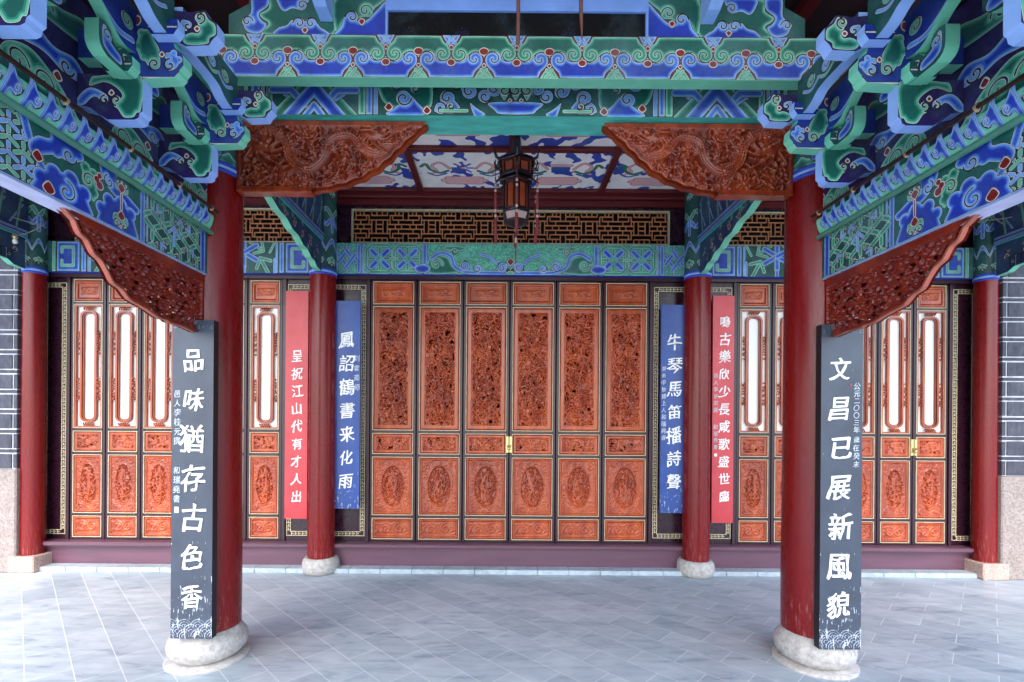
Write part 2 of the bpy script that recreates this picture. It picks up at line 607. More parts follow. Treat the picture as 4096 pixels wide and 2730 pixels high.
def spiral(cx, cy, r, a0, turns=1.15, d=1, r1=0.12, n=26):
    t = np.linspace(0, 1, n)
    a = a0 + d * 2 * PI * turns * t
    rr = r * (1 - (1 - r1) * t)
    return np.stack([cx + rr * np.cos(a), cy + rr * np.sin(a)], 1)


def seg_dist(P, L, closed):
    A = np.asarray(L, float)
    B = np.roll(A, -1, 0) if closed else A[1:]
    if not closed:
        A = A[:-1]
    best = np.full(len(P), 1e9)
    for a, b in zip(A, B):
        ab = b - a
        l2 = ab @ ab
        if l2 < 1e-14:
            continue
        ap = P - a
        t = np.clip((ap @ ab) / l2, 0, 1)
        dx = ap[:, 0] - t * ab[0]
        dy = ap[:, 1] - t * ab[1]
        best = np.minimum(best, dx * dx + dy * dy)
    return np.sqrt(best)


def inside(P, L):
    x, y = P[:, 0], P[:, 1]
    r = np.zeros(len(P), bool)
    A = np.asarray(L, float)
    B = np.roll(A, -1, 0)
    for (x0, y0), (x1, y1) in zip(A, B):
        if y0 == y1:
            continue
        c = (y0 > y) != (y1 > y)
        xi = x0 + (y - y0) / (y1 - y0) * (x1 - x0)
        r ^= c & (x < xi)
    return r


class Art:
    """three ornament fields (green, blue, red) over a set of 2D points"""

    def __init__(self, P, lw):
        self.P = np.asarray(P, float)
        self.lw = lw
        self.F = np.full((len(P), 3), -3.0)

    def _put(self, idx, val, fam, over):
        k = 'gbr'.index(fam)
        ins = val > 0
        F = self.F
        if over:
            new = np.where(ins, val, np.maximum(F[idx, k], val) if not over else F[idx, k])
            new = np.where(~ins & (F[idx, k] <= 0), np.maximum(F[idx, k], val), new)
        else:
            new = np.maximum(F[idx, k], val)
        F[idx, k] = new
        for j in range(3):
            if j != k:
                F[idx, j] = np.where(ins, np.minimum(F[idx, j], -val), F[idx, j])

    def _sel(self, lo, hi):
        P = self.P
        return np.nonzero((P[:, 0] > lo[0]) & (P[:, 0] < hi[0]) & (P[:, 1] > lo[1]) & (P[:, 1] < hi[1]))[0]

    def shape(self, polys, fam, strokes=(), over=True):
        polys = [np.asarray(p, float) for p in polys]
        al = np.concatenate(polys)
        mg = 3 * self.lw
        idx = self._sel(al.min(0) - mg, al.max(0) + mg)
        if not len(idx):
            return
        Q = self.P[idx]
        val = np.full(len(Q), -1e9)
        for p in polys:
            d = seg_dist(Q, p, True)
            val = np.maximum(val, np.where(inside(Q, p), d, -d))
        ins = val > 0
        for s in strokes:
            d = seg_dist(Q, s, False)
            val = np.where(ins, np.minimum(val, np.maximum(d, 1e-5)), val)
        self._put(idx, np.clip(val / self.lw, -3, 12), fam, over)

    def line(self, pts, wd, fam, over=True, closed=False):
        pts = np.asarray(pts, float)
        mg = wd / 2 + 3 * self.lw
        idx = self._sel(pts.min(0) - mg, pts.max(0) + mg)
        if not len(idx):
            return
        d = seg_dist(self.P[idx], pts, closed)
        self._put(idx, np.clip((wd / 2 - d) / self.lw, -3, 12), fam, over)

    # ---- motifs
    def curl(self, cx, cy, r, fam, a0=0.0, d=1, turns=1.1):
        self.shape([circ(cx, cy, r)], fam, [spiral(cx, cy, r, a0, turns, d)])

    def cloud(self, body, curls, fam, n=5, smooth=True, lobes=()):
        b = spl(body, True, n) if smooth else np.array(body)
        self.shape([b] + [circ(c[0], c[1], c[2]) for c in list(curls) + list(lobes)], fam,
                   [spiral(c[0], c[1], c[2], c[3], c[5] if len(c) > 5 else 1.1, c[4]) for c in curls])

    def drop(self, cx, cy, r, up=1):
        self.shape([spl([(cx - r, cy), (cx - r * 0.5, cy - up * r * 0.75), (cx, cy - up * r * 0.95), (cx + r * 0.5, cy - up * r * 0.75), (cx + r, cy), (cx, cy + up * r * 1.1)], True, 4)], 'r')

    def ruyi(self, cx, cy, s, fam, up=1):
        """cloud head with two curls turned in on each other"""
        sgn = up
        body = [(-1, 0.1), (-0.9, 0.75), (-0.42, 0.95), (0, 1.25), (0.42, 0.95), (0.9, 0.75), (1, 0.1), (0.62, -0.28), (0, 0.05), (-0.62, -0.28)]
        self.cloud([(cx + x * s, cy + sgn * y * s) for x, y in body],
                   [(cx - 0.48 * s, cy - sgn * 0.12 * s, 0.42 * s, PI / 2 * sgn, sgn), (cx + 0.48 * s, cy - sgn * 0.12 * s, 0.42 * s, PI / 2 * sgn, -sgn)], fam)
        self.drop(cx, cy - sgn * 0.32 * s, 0.24 * s, sgn)

    def stripe(self, x, v0, v1, wd, fam):
        self.shape([[(x - wd / 2, v0), (x + wd / 2, v0), (x + wd / 2, v1), (x - wd / 2, v1)]], fam)


def grid_pts(u0, u1, v0, v1, cell):
    nu = max(2, int(round((u1 - u0) / cell)) + 1)
    nv = max(2, int(round((v1 - v0) / cell)) + 1)
    U, Vv = np.meshgrid(np.linspace(u0, u1, nu), np.linspace(v0, v1, nv))
    i = np.arange(nu * nv).reshape(nv, nu)
    q = np.stack([i[:-1, :-1], i[:-1, 1:], i[1:, 1:], i[1:, :-1]], -1).reshape(-1, 4)
    return np.stack([U.ravel(), Vv.ravel()], 1), q, nu, nv


def painted_sheet(name, u0, u1, v0, v1, cell, mapf, art, lw, mat, parent, smooth=False):
    P, q, nu, nv = grid_pts(u0, u1, v0, v1, cell)
    A = Art(P, lw)
    art(A)
    return np_mesh(name, mapf(P[:, 0], P[:, 1]), [q], [mat], parent, fld=A.F, smooth=smooth)


def resample(L, cell):
    L = np.asarray(L, float)
    o = []
    for a, b in zip(L, np.roll(L, -1, 0)):
        n = max(1, int(np.linalg.norm(b - a) / cell))
        for k in range(n):
            o.append(a + (b - a) * k / n)
    return np.array(o)


def plate(name, outline, w0, w1, mapf, art, lw, mats, parent, cell=0.006):
    """solid board with a drawn outline; the two faces carry the ornament, the rim the edge colour"""
    O = resample(outline, cell * 1.5)
    P, q, nu, nv = grid_pts(O[:, 0].min() + cell / 2, O[:, 0].max(), O[:, 1].min() + cell / 2, O[:, 1].max(), cell)
    keep = inside(P, O)
    P = P[keep]
    P = P[seg_dist(P, O, True) > cell * 0.45]
    allp = np.concatenate([O, P])
    vs, es, fs, ov, oe, of = geometry.delaunay_2d_cdt([Vector(p) for p in allp], [], [list(range(len(O)))], 1, 1e-6)
    vs = np.array([(v.x, v.y) for v in vs])
    tri = np.array([f for f in fs if len(f) == 3], int)
    n = len(vs)
    A = Art(vs, lw)
    art(A)
    V = np.concatenate([mapf(vs[:, 0], vs[:, 1], np.full(n, w0)), mapf(vs[:, 0], vs[:, 1], np.full(n, w1))])
    k = len(O)
    m = len(V)
    R0 = mapf(O[:, 0], O[:, 1], np.full(k, w0))
    R1 = mapf(O[:, 0], O[:, 1], np.full(k, w1))
    V = np.concatenate([V, R0, R1])
    i = np.arange(k)
    j = (i + 1) % k
    rim = np.stack([m + i, m + j, m + k + j, m + k + i], 1)
    F = np.concatenate([A.F, A.F, np.full((2 * k, 3), -3.0)])
    mi = np.concatenate([np.zeros(2 * len(tri)), np.ones(len(rim))])
    return np_mesh(name, V, [tri, tri[:, ::-1] + n, rim], mats, parent, mi=mi, fld=F)


# ------------------------------------------------------------------ carving
class Relief:
    def __init__(self, w, h, cell, seed):
        self.P, self.q, self.nu, self.nv = grid_pts(0, w, 0, h, cell)
        self.w, self.h = w, h
        self.H = np.zeros(len(self.P))
        self.r = random.Random(seed)

    def stroke(self, pts, wd, amp, base=0.0):
        pts = np.asarray(pts, float)
        P = self.P
        lo, hi = pts.min(0) - wd, pts.max(0) + wd
        idx = np.nonzero((P[:, 0] > lo[0]) & (P[:, 0] < hi[0]) & (P[:, 1] > lo[1]) & (P[:, 1] < hi[1]))[0]
        if not len(idx):
            return
        d = seg_dist(P[idx], pts, False) / wd
        v = np.where(d < 1, base + amp * np.sqrt(np.clip(1 - d * d, 0, 1)), 0)
        self.H[idx] = np.maximum(self.H[idx], v)

    def foliage(self, x0, x1, y0, y1, n, wd, amp, L=0.09, mask=None):
        r = self.r
        for k in range(n):
            x, y = r.uniform(x0, x1), r.uniform(y0, y1)
            if mask and not mask(x, y):
                continue
            a = r.uniform(0, 2 * PI)
            c = r.choice((-1, 1)) * r.uniform(4, 22)
            l = L * r.uniform(0.4, 1.2)
            pts = [(x, y)]
            for s in range(7):
                a += c * l / 7
                x += math.cos(a) * l / 7
                y += math.sin(a) * l / 7
                x = min(max(x, x0), x1)
                y = min(max(y, y0), y1)
                pts.append((x, y))
            self.stroke(pts, wd * r.uniform(0.6, 1.4), amp * r.uniform(0.5, 1.0))

    def border(self, b0=0.010, b1=0.030, top=0.016, floor=0.004):
        P = self.P
        d = np.minimum.reduce([P[:, 0], self.w - P[:, 0], P[:, 1], self.h - P[:, 1]])
        prof = np.interp(d, [0, b0, b0 + 0.003, b1, b1 + 0.008, b1 + 0.012], [0, 0.004, top, top, floor + 0.004, floor])
        return d, prof


def carved(kind, w, h, seed, cell):
    """height field of one carved door panel; returns points, quads, height"""
    R = Relief(w, h, cell, seed)
    bd = {'tall': 0.048, 'small': 0.032, 'head': 0.026, 'oval': 0.020, 'foot': 0.020}[kind]
    d, prof = R.border(0.008, bd, 0.014, 0.0)
    x0, x1, y0, y1 = bd + 0.010, w - bd - 0.010, bd + 0.010, h - bd - 0.010
    r = R.r
    hole = None
    if kind == 'tall':
        for k in range(5):                                    # stems climbing the panel
            x = r.uniform(x0, x1)
            y = y0
            pts = [(x, y)]
            a = PI / 2
            while y < y1 and len(pts) < 26:
                a += r.uniform(-0.7, 0.7)
                a = min(max(a, 0.5), 2.6)
                x = min(max(x + math.cos(a) * 0.05, x0), x1)
                y = min(y + abs(math.sin(a)) * 0.05, y1)
                pts.append((x, y))
            R.stroke(spl(pts, False, 3), 0.013, 0.014, 0.006)
        for k in range(7):                                    # blossoms and birds
            cx, cy = r.uniform(x0 + .03, x1 - .03), r.uniform(y0 + .04, y1 - .04)
            n = r.choice((5, 6, 7))
            s = r.uniform(0.022, 0.042)
            for p in range(n):
                a = 2 * PI * p / n + r.random()
                R.stroke([(cx, cy), (cx + s * math.cos(a), cy + s * math.sin(a))], 0.013, 0.016, 0.008)
        R.foliage(x0, x1, y0, y1, int(760 * w / 0.4), 0.0060, 0.044, 0.060)
        hole = 0.003
    elif kind == 'small':
        for k in range(4):
            cx, cy = r.uniform(x0, x1), r.uniform(y0, y1)
            R.stroke(spiral(cx, cy, 0.03, r.uniform(0, 6), 1.2), 0.008, 0.012, 0.004)
        R.foliage(x0, x1, y0, y1, int(95 * w / 0.4), 0.0058, 0.018, 0.05)
        hole = 0.003
    elif kind == 'oval':
        cx, cy = w / 2, h / 2
        rx, ry = w * 0.285, h * 0.35
        e = lambda x, y: ((x - cx) / rx) ** 2 + ((y - cy) / ry) ** 2
        R.foliage(x0, x1, y0, y1, int(300 * w / 0.4), 0.0055, 0.008, 0.032, lambda x, y: e(x, y) > 1.2)
        for sx in (0.2, 0.8):
            for sy in (0.1, 0.9):
                R.stroke(spiral(w * sx, h * sy, 0.028, 1, 1.3), 0.006, 0.008, 0.002)
        E = e(R.P[:, 0], R.P[:, 1])
        R.H = np.where(E < 1.12, np.interp(np.sqrt(E), [0.0, 0.93, 1.0, 1.06], [0, 0, 0.009, 0.0]) - 0.012 * np.clip((1.0 - E) * 6, 0, 1), R.H)
        G = Relief(w, h, cell, seed + 99)
        G.foliage(cx - rx, cx + rx, cy - ry, cy + ry, int(170 * w / 0.4), 0.0068, 0.030, 0.055, lambda x, y: e(x, y) < 0.8)
        for k in range(3):
            G.stroke(spl([(cx + r.uniform(-.5, .5) * rx, cy + r.uniform(-.8, .8) * ry) for _ in range(4)], False, 6), 0.011, 0.024, 0.004)
        R.H = np.where((G.H > 0.002) & (E < 1.0), R.H + G.H, R.H)
    elif kind == 'foot':
        cx, cy = w / 2, h / 2
        for s in (-1, 1):
            R.stroke(spiral(cx + s * w * 0.17, cy, h * 0.26, PI / 2, 1.5, s), 0.006, 0.010)
            R.stroke([(cx + s * .012, cy - h * .22), (cx + s * .012, cy + h * .22)], 0.006, 0.006)
            R.stroke(spl([(cx + s * w * .30, cy - h * .2), (cx + s * w * .36, cy), (cx + s * w * .30, cy + h * .2)], False), 0.006, 0.006)
        R.foliage(x0, x1, y0, y1, 26, 0.005, 0.007, 0.05)
    elif kind == 'head':
        R.foliage(w * .22, w * .78, h * .36, h * .66, int(70 * w / 0.4), 0.005, 0.010, 0.06)
    inn = d > bd + 0.008
    dp = 0.016 if kind == 'tall' else 0.008 if kind == 'small' else 0.0
    H = np.where(inn, np.maximum(R.H, -0.014) - dp + np.where(d > bd + 0.012, 0, prof), prof)
    drop = None
    if hole:
        pu, pv = R.P[:, 0], R.P[:, 1]
        drop = inn & (R.H < hole) & (np.sin(61 * pu + 17 * pv + seed) + np.sin(43 * pv - 29 * pu + 2 * seed) > .35)
    return R, H, drop


_carve_cache = {}


def carved_mesh(kind, w, h, seed, cell):
    key = (kind, round(w, 4), round(h, 4), seed)
    if key not in _carve_cache:
        R, H, drop = carved(kind, w, h, seed, cell)
        q = R.q
        if drop is not None:
            q = q[drop[q].sum(1) < 3]
        V = np.stack([R.P[:, 0], -H, R.P[:, 1]], 1)
        o = np_mesh('carved_panel', V, [q], ['wood'], None, smooth=True, world=False)
        me = o.data
        bpy.data.objects.remove(o)
        _carve_cache[key] = me
    return _carve_cache[key]


# ------------------------------------------------------------------ lettering
def glyph(ch, size, cx, cz, rnd, bold=0.018, lean=0.12, rough=1.0):
    c = bpy.data.curves.new('glyph', 'FONT')
    c.body = ch
    c.size = 1.0
    c.resolution_u = 3
    o = bpy.data.objects.new('glyph', c)
    COL.objects.link(o)
    dg = bpy.context.evaluated_depsgraph_get()
    me = bpy.data.meshes.new_from_object(o.evaluated_get(dg))
    V = np.array([v.co[:2] for v in me.vertices]).reshape(-1, 2)
    F = [tuple(p.vertices) for p in me.polygons]
    bpy.data.objects.remove(o)
    bpy.data.curves.remove(c)
    bpy.data.meshes.remove(me)
    if not len(V):
        return V, F
    V = V - np.array([0.5, 0.38])
    x, y = V[:, 0].copy(), V[:, 1].copy()
    ph = [rnd.uniform(0, 6.28) for _ in range(8)]
    k = rough * (1.0 if len(V) < 160 else 0.65)
    # brush gesture: strokes climb to the right, bow and swell
    y2 = y + lean * x + k * (0.022 * np.sin(5.1 * x + ph[0]) + 0.014 * np.sin(11 * x + 6 * y + ph[1]) + 0.009 * np.sin(27 * x + ph[2]))
    x2 = x + k * (0.026 * np.sin(4.3 * y + ph[3]) + 0.014 * np.sin(10 * y - 5 * x + ph[4]) + 0.009 * np.sin(25 * y + ph[5])) + 0.05 * y
    a = rnd.uniform(-0.07, 0.05)
    s = size * rnd.uniform(0.90, 1.10)
    X = (x2 * math.cos(a) - y2 * math.sin(a)) * s * 0.94
    Z = (x2 * math.sin(a) + y2 * math.cos(a)) * s * 1.05
    return np.stack([cx + X, cz + Z], 1), F


def inscription(name, chars, cx, ztop, zbot, size, y, mat, parent, seed=1, bold=0.018, lean=0.10, th=0.004):
    """vertical line of characters, a shallow raised mesh"""
    rnd = random.Random(seed)
    mb = MB()
    n = len(chars)
    for i, ch in enumerate(chars):
        if ch == ' ':
            continue
        cz = ztop + (zbot - ztop) * (i / (n - 1) if n > 1 else 0)
        V, F = glyph(ch, size, cx + rnd.uniform(-.04, .04) * size, cz, rnd, bold, lean)
        if not len(V):
            continue
        cnt = {}
        for f in F:
            for a, b in zip(f, f[1:] + f[:1]):
                cnt[(min(a, b), max(a, b))] = cnt.get((min(a, b), max(a, b)), 0) + 1
        ed = [e for e, c in cnt.items() if c == 1]
        k = len(V)
        ph_ = (rnd.uniform(0, 6), rnd.uniform(0, 6))
        # a slanted nib: the same strokes laid again along the nib, each a hair prouder
        for q, n_ in enumerate((0, -1, 1, -.5, .5) if bold > .012 else (0, -.6, .6)):
            mod = 0.85 + 0.95 * np.sin(V[:, 0] / size * 9.0 + ph_[0]) * np.sin(V[:, 1] / size * 8.0 + ph_[1])
            dx, dz = n_ * bold * 1.3 * size * mod, n_ * bold * -.60 * size * mod
            yt = y - th - q * .0003
            mb.add([(p[0] + e_, yt, p[1] + f_) for p, e_, f_ in zip(V, dx, dz)], F, 0)
            mb.add([(p[0] + e_, yt, p[1] + f_) for p, e_, f_ in zip(V, dx, dz)] + [(p[0] + e_, y + 0.001, p[1] + f_) for p, e_, f_ in zip(V, dx, dz)], [(a, b, k + b, k + a) for a, b in ed], 0)
    return mb.build(name, [mat], parent)


# ================================================================== THE PLACE
WY = 5.0            # plane of the hall doors
CY = 4.86           # wall columns
FY = 3.10           # front columns
FX = 1.925         # front columns
HX = 1.866          # half width of the middle bay
OX = 4.74           # outer columns

# ---- floor
mb = MB()
mb.add([(-60, -60, 0), (60, -60, 0), (60, 60, 0), (-60, 60, 0)], [(0, 1, 2, 3)])
tag(mb.build('floor', ['floor']), kind='structure')


def copy_tree(o, parent=None):
    c = o.copy()
    COL.objects.link(c)
    c.parent = parent
    for ch in list(o.children):
        copy_tree(ch, c)
    return c


def mirrored(root, label):
    c = copy_tree(root)
    c.location.x = -root.location.x
    c.scale = (-root.scale.x, 1, 1)
    c['label'] = label
    return c


# ---- hall wall: sill, kerb, posts, head boards and the dark room behind
hall = thing('hall_wall', 'long plum timber hall front with paler sill board behind the red columns', 'wall', (0, WY, 0))
mb = MB()
mb.box(-5.0, 5.0, 4.93, 5.05, 0.0, 0.232)
mb.build('sill_board', ['plum_sill'], hall)
mb = MB()
mb.box(-5.0, 5.0, 4.86, 5.06, 0.2345, 0.2745, 0, 0.008)
mb.box(-5.0, 5.0, 4.885, 5.05, 0.2225, 0.234, 0)
mb.build('sill_ledge', ['plum_sill'], hall)
mb = MB()
x = -4.98
rr = random.Random(4)
while x < 4.95:
    L = 0.31
    mb.box(x, min(x + L - 0.004, 4.98), 4.80 + rr.uniform(-.002, .002), 4.926, 0, 0.046, 0, 0.003)
    x += L
mb.build('kerb', ['kerb'], hall)
mb = MB()
for s in (-1, 1):                                              # posts and rails holding the leaves
    mb.box(*sorted((s * 1.4285, s * 1.459)), 4.975, 5.05, 0.2755, 2.945)
    mb.box(*sorted((s * 2.285, s * 2.318)), 4.975, 5.05, 0.2755, 2.945)
    mb.box(*sorted((s * 4.490, s * 4.520)), 4.975, 5.05, 0.2755, 2.945)
mb.box(-5.0, 5.0, 4.955, 5.05, 2.9465, 2.982)
mb.build('door_frame', ['plum'], hall)
mb = MB()
mb.box(-5.0, 5.0, 4.98, 5.05, 3.294, 3.318)
mb.box(-5.0, 5.0, 4.98, 5.05, 3.668, 3.70)
for s in (-1, 1):
    mb.box(*sorted((s * 1.625, s * 1.99)), 4.982, 5.05, 3.3185, 3.6675)
    mb.box(*sorted((s * 4.45, s * 5.0)), 4.982, 5.05, 3.3185, 3.6675)
mb.build('transom_frame', ['plum_dark'], hall)
mb = MB()
mb.box(-5.0, 5.0, 4.95, 5.05, 3.702, 3.758)
mb.box(-5.0, 5.0, 4.90, 5.05, 3.762, 3.826, 0, 0.006)
mb.box(-5.0, 5.0, 4.96, 5.10, 3.828, 4.46)
mb.build('head_board', ['maroon'], hall)
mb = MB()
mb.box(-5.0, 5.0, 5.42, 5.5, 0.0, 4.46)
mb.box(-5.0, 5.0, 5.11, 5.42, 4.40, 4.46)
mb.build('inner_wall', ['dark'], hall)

# ---- painted beam over the doors
def knot(A, cx, cz, s):
    for d in (-1, 1):
        for o in (-0.33, 0.33):
            A.line([(cx - s + o * s * 0.6, cz - d * s - o * d * -s * .6), (cx + s + o * s * .6, cz + d * s + o * d * s * .6)] if False else
                   [(cx - 0.75 * s + o * s, cz - d * 0.75 * s - d * -o * s * -1), (cx + 0.75 * s + o * s, cz + d * 0.75 * s + d * o * s)], s * 0.42, 'b')


def cross_knot(A, cx, cz, s):
    for k in range(4):
        a = k * PI / 2
        A.line([(cx - s * math.cos(a), cz - s * math.sin(a) - 0), (cx - .35 * s * math.cos(a), cz - .35 * s * math.sin(a))], 0.36 * s, 'g')
    A.line([(cx - s, cz), (cx - s, cz + .62 * s), (cx - .62 * s, cz + s), (cx + .62 * s, cz + s), (cx + s, cz + .62 * s), (cx + s, cz - .62 * s), (cx + .62 * s, cz - s), (cx - .62 * s, cz - s), (cx - s, cz - .62 * s)], .34 * s, 'g', closed=True)
    q = .60 * s
    for d in (-1, 1):
        A.line([(cx - q, cz - d * q), (cx + q, cz + d * q)], .50 * s, 'b', over=d < 0)
    e = .25 * s
    A.shape([[(cx - e, cz - e), (cx + e, cz - e), (cx + e, cz + e), (cx - e, cz + e)]], 'r')
    A.F[:, 2] = np.where(A.F[:, 2] > 0, A.F[:, 2] + 4.2, A.F[:, 2])


def beam_mid(A):
    z0, z1 = 2.984, 3.292
    zc = (z0 + z1) / 2
    h = z1 - z0
    for s in (-1, 1):
        A.stripe(s * 1.755, z0, z1, 0.05, 'b')
        for o in (-.32, .32):
            for d in (-1, 1):
                A.line([(s * 1.645 - .055 + o * .10, zc - d * (.075) + d * o * -.10), (s * 1.645 + .055 + o * .10, zc + d * .075 - d * o * .10)], .048, 'b')
        A.line([(s * 1.645, z0 + .01), (s * 1.645, z0 + .05)], .03, 'g')
        A.line([(s * 1.645, z1 - .01), (s * 1.645, z1 - .05)], .03, 'g')
        A.stripe(s * 1.525, z0, z1, 0.05, 'b')
        A.stripe(s * 1.475, z0, z1, 0.035, 'b')
        cross_knot(A, s * 1.315, zc, .135)
        cross_knot(A, s * 1.035, zc, .135)
        A.line([(s * 1.315 - .03, zc), (s * 1.035 + .03, zc)] if False else [(min(s * 1.20, s * 1.15), zc), (max(s * 1.20, s * 1.15), zc)], .04, 'g')
        A.stripe(s * .862, z0, z1, 0.055, 'b')
    # brocade field with drifting clouds
    A.shape([[(-.83, z0), (.83, z0), (.83, z1), (-.83, z1)]], 'r')
    A.F[:, 2] = np.where(A.F[:, 2] > 0, -3, A.F[:, 2])
    for s in (-1, 1):
        A.cloud([(s * .82, z0 + .17), (s * .72, z0 + .20), (s * .62, z0 + .17), (s * .58, z0 + .09), (s * .50, z0 + .02), (s * .82, z0 + .005)], [(s * .745, z0 + .10, .06, 0, -s)], 'g')
        A.line(spl([(s * .80, z0 + .16), (s * .70, z0 + .215), (s * .60, z0 + .18), (s * .56, z0 + .08), (s * .46, z0 + .03), (s * .30, z0 + .02), (s * .02, z0 + .018)], False), .05, 'b')
        A.curl(s * .46, z0 + .085, .055, 'b', 0, -s)
        A.curl(s * .33, z0 + .06, .045, 'b', 2, -s)
        A.line(spl([(s * .30, z0 + .20), (s * .20, z0 + .17), (s * .12, z0 + .10), (s * .02, z0 + .10)], False), .04, 'b')
        A.curl(s * .085, z0 + .075, .055, 'b', 1, -s)
        A.cloud([(s * .70, z0 + .27), (s * .58, z0 + .295), (s * .44, z0 + .27), (s * .50, z0 + .23), (s * .62, z0 + .235)], [(s * .56, z0 + .235, .035, 0, s)], 'g')
        A.shape([circ(s * .885, z0 + .055, .085, 20, .05)], 'b')
    A.ruyi(0, z0 + .04, .045, 'g', -1)
    A.drop(0, z0 + .13, .04, -1)


def star(A, cx, cz, s):
    for k in range(6):
        a = PI / 2 + k * PI / 3
        A.line([(cx, cz), (cx + s * math.cos(a), cz + s * math.sin(a))], .42 * s, 'b')


def arrow(A, cx, cz, a, s, fam):
    c, d = math.cos(a), math.sin(a)
    R = lambda x, y: (cx + x * c - y * d, cz + x * d + y * c)
    A.line([R(-s, 0), R(s * .6, 0)], .46 * s, fam)
    A.line([R(0, .8 * s), R(s * .75, 0), R(0, -.8 * s)], .44 * s, fam)


def meander(A, cx, cz, s, flip, f1='b', f2='g'):
    A.shape([[(cx - s, cz - 1.3 * s), (cx + s, cz - 1.3 * s), (cx + s, cz + 1.3 * s), (cx - s, cz + 1.3 * s)]], f1)
    k = flip
    A.line([(cx + k * .55 * s, cz + .35 * s), (cx + k * .55 * s, cz + .8 * s), (cx - k * .45 * s, cz + .8 * s), (cx - k * .45 * s, cz - .8 * s), (cx + k * .55 * s, cz - .8 * s), (cx + k * .55 * s, cz - .35 * s)], .32 * s, f2)


def beam_side(A, xa=1.96, xb=4.66):
    z0, z1 = 2.984, 3.292
    zc = (z0 + z1) / 2
    for s in (-1, 1):
        for x, k in ((2.10, 1), (4.49, -1)):
            A.stripe(s * (x - k * .10), z0, z1, .04, 'g')
            meander(A, s * (x + k * .045), zc, .115, -s * k)
            A.stripe(s * (x + k * .20), z0, z1, .05, 'b')
            A.stripe(s * (x + k * .25), z0, z1, .03, 'b')
        for c in (2.68, 3.30, 3.92):
            for d in (-1, 1):
                arrow(A, s * c + d * .20, z0 + .085, PI / 2 + d * .5, .10, 'g')
                arrow(A, s * c + d * .14, z1 - .05, -PI / 2 + d * 1.0, .09, 'g')
                A.line([(s * c + d * .31, z0), (s * c + d * .31, z0 + .14)], .035, 'b')
                A.line([(s * c + d * .31, z1), (s * c + d * .26, z1 - .10)], .035, 'g')
            star(A, s * c, zc + .05, .145)
            A.line([(s * c, z0), (s * c, z0 + .05)], .05, 'b')


for nm, xa, xb, fn, mat, lab in (
        ('painted_beam', -1.775, 1.775, beam_mid, 'paint_scale', 'painted blue and green beam with brocade middle over the six solid carved doors'),
        ('painted_beam', -4.66, -1.96, beam_side, 'paint_green', 'painted beam with blue stars over the left row of doors with white panes'),
        ('painted_beam', 1.96, 4.66, beam_side, 'paint_green', 'painted beam with blue stars over the right row of doors with white panes')):
    t = thing(nm, lab, 'beam', ((xa + xb) / 2, 4.92, 2.984), 'painted beams over the doors')
    P, q, nu, nv = grid_pts(xa, xb, 2.984, 3.292, 0.0065)
    painted_sheet('painted_face', xa, xb, 2.984, 3.292, 0.0065, lambda u, v: np.stack([u, np.full_like(u, 4.90), v], 1), fn, 0.0062, mat, t)
    mb = MB()
    mb.box(xa, xb, 4.903, 5.05, 2.984, 3.292)
    mb.build('beam_body', ['blue'], t)

# ---- lattice transoms
def transom(xa, xb, lab):
    z0, z1 = 3.3195, 3.6665
    t = thing('lattice_transom', lab, 'transom', ((xa + xb) / 2, 5.0, z0), 'lattice transoms above the painted beams')
    mb = MB()
    mb.ring(xa, xb, z0, z1, 0.012, 4.968, 5.01)
    mb.build('frame', ['gold'], t)
    mb = MB()
    N = 7
    hh = (z1 - z0 - 0.024) / N
    y0, y1, b = 4.982, 4.998, 0.008
    xl, xr = xa + .012, xb - .012
    P = (xr - xl) / max(1, round((xr - xl) / 0.535))
    def hb(x0, x1, k):
        x0, x1 = max(x0, xl), min(x1, xr)
        if x1 - x0 > .004:
            zz = z1 - .012 - k * hh
            mb.box(x0, x1, y0, y1, zz - b / 2, zz + b / 2)
    def vb(x, k0, k1):
        if xl + .004 < x < xr - .004:
            mb.box(x - b / 2, x + b / 2, y0 + .0015, y1 + .0015, z1 - .012 - k1 * hh, z1 - .012 - k0 * hh)
    i = -1
    while xl + (i - .5) * P < xr:
        c = xl + (i + .5) * P
        h = lambda f0, f1, k: hb(c + f0 * P, c + f1 * P, k)
        v = lambda f, k0, k1: vb(c + f * P, k0, k1)
        for m in (-1, 1):
            H = lambda f0, f1, k: h(min(m * f0, m * f1), max(m * f0, m * f1), k)
            V = lambda f, k0, k1: v(m * f, k0, k1)
            # the small ladder in the middle of each unit and its cap bars
            V(.065, 2, 5); V(.15, 2, 5); V(.20, 1, 3); V(.20, 4, 6)
            H(.0, .065, 3); H(.0, .065, 4); H(.0, .20, 2); H(.0, .20, 5)
            H(.0, .15, 1); H(.0, .15, 6); V(.15, 0, 1); V(.15, 6, 7)
            V(.05, 0, 1); V(.05, 6, 7)
            H(.20, .45, 1); H(.15, .5, 3); H(.15, .5, 4); H(.20, .45, 6); H(.25, .5, 2); H(.25, .5, 5)
            V(.25, 1, 2); V(.25, 5, 6); V(.45, 0, 2); V(.45, 5, 7)
            V(.30, 3, 4); V(.36, 2, 3); V(.36, 4, 5); V(.42, 3, 4); V(.30, 0, 1); V(.37, 0, 1); V(.30, 6, 7); V(.37, 6, 7)
        i += 1
    mb.build('lattice', ['fret'], t)


transom(-1.622, 1.622, 'wide ochre lattice transom behind the hanging lantern')
transom(-4.44, -2.0, 'ochre lattice transom above the left painted beam with stars')
transom(2.0, 4.44, 'ochre lattice transom above the right painted beam with stars')

# ---- door leaves
ROWS = {'head': (2.700, 2.930), 'tall': (1.412, 2.676), 'small': (1.170, 1.382), 'oval': (0.545, 1.140), 'foot': (0.300, 0.515)}
Z_B, Z_T = 0.2765, 2.9455


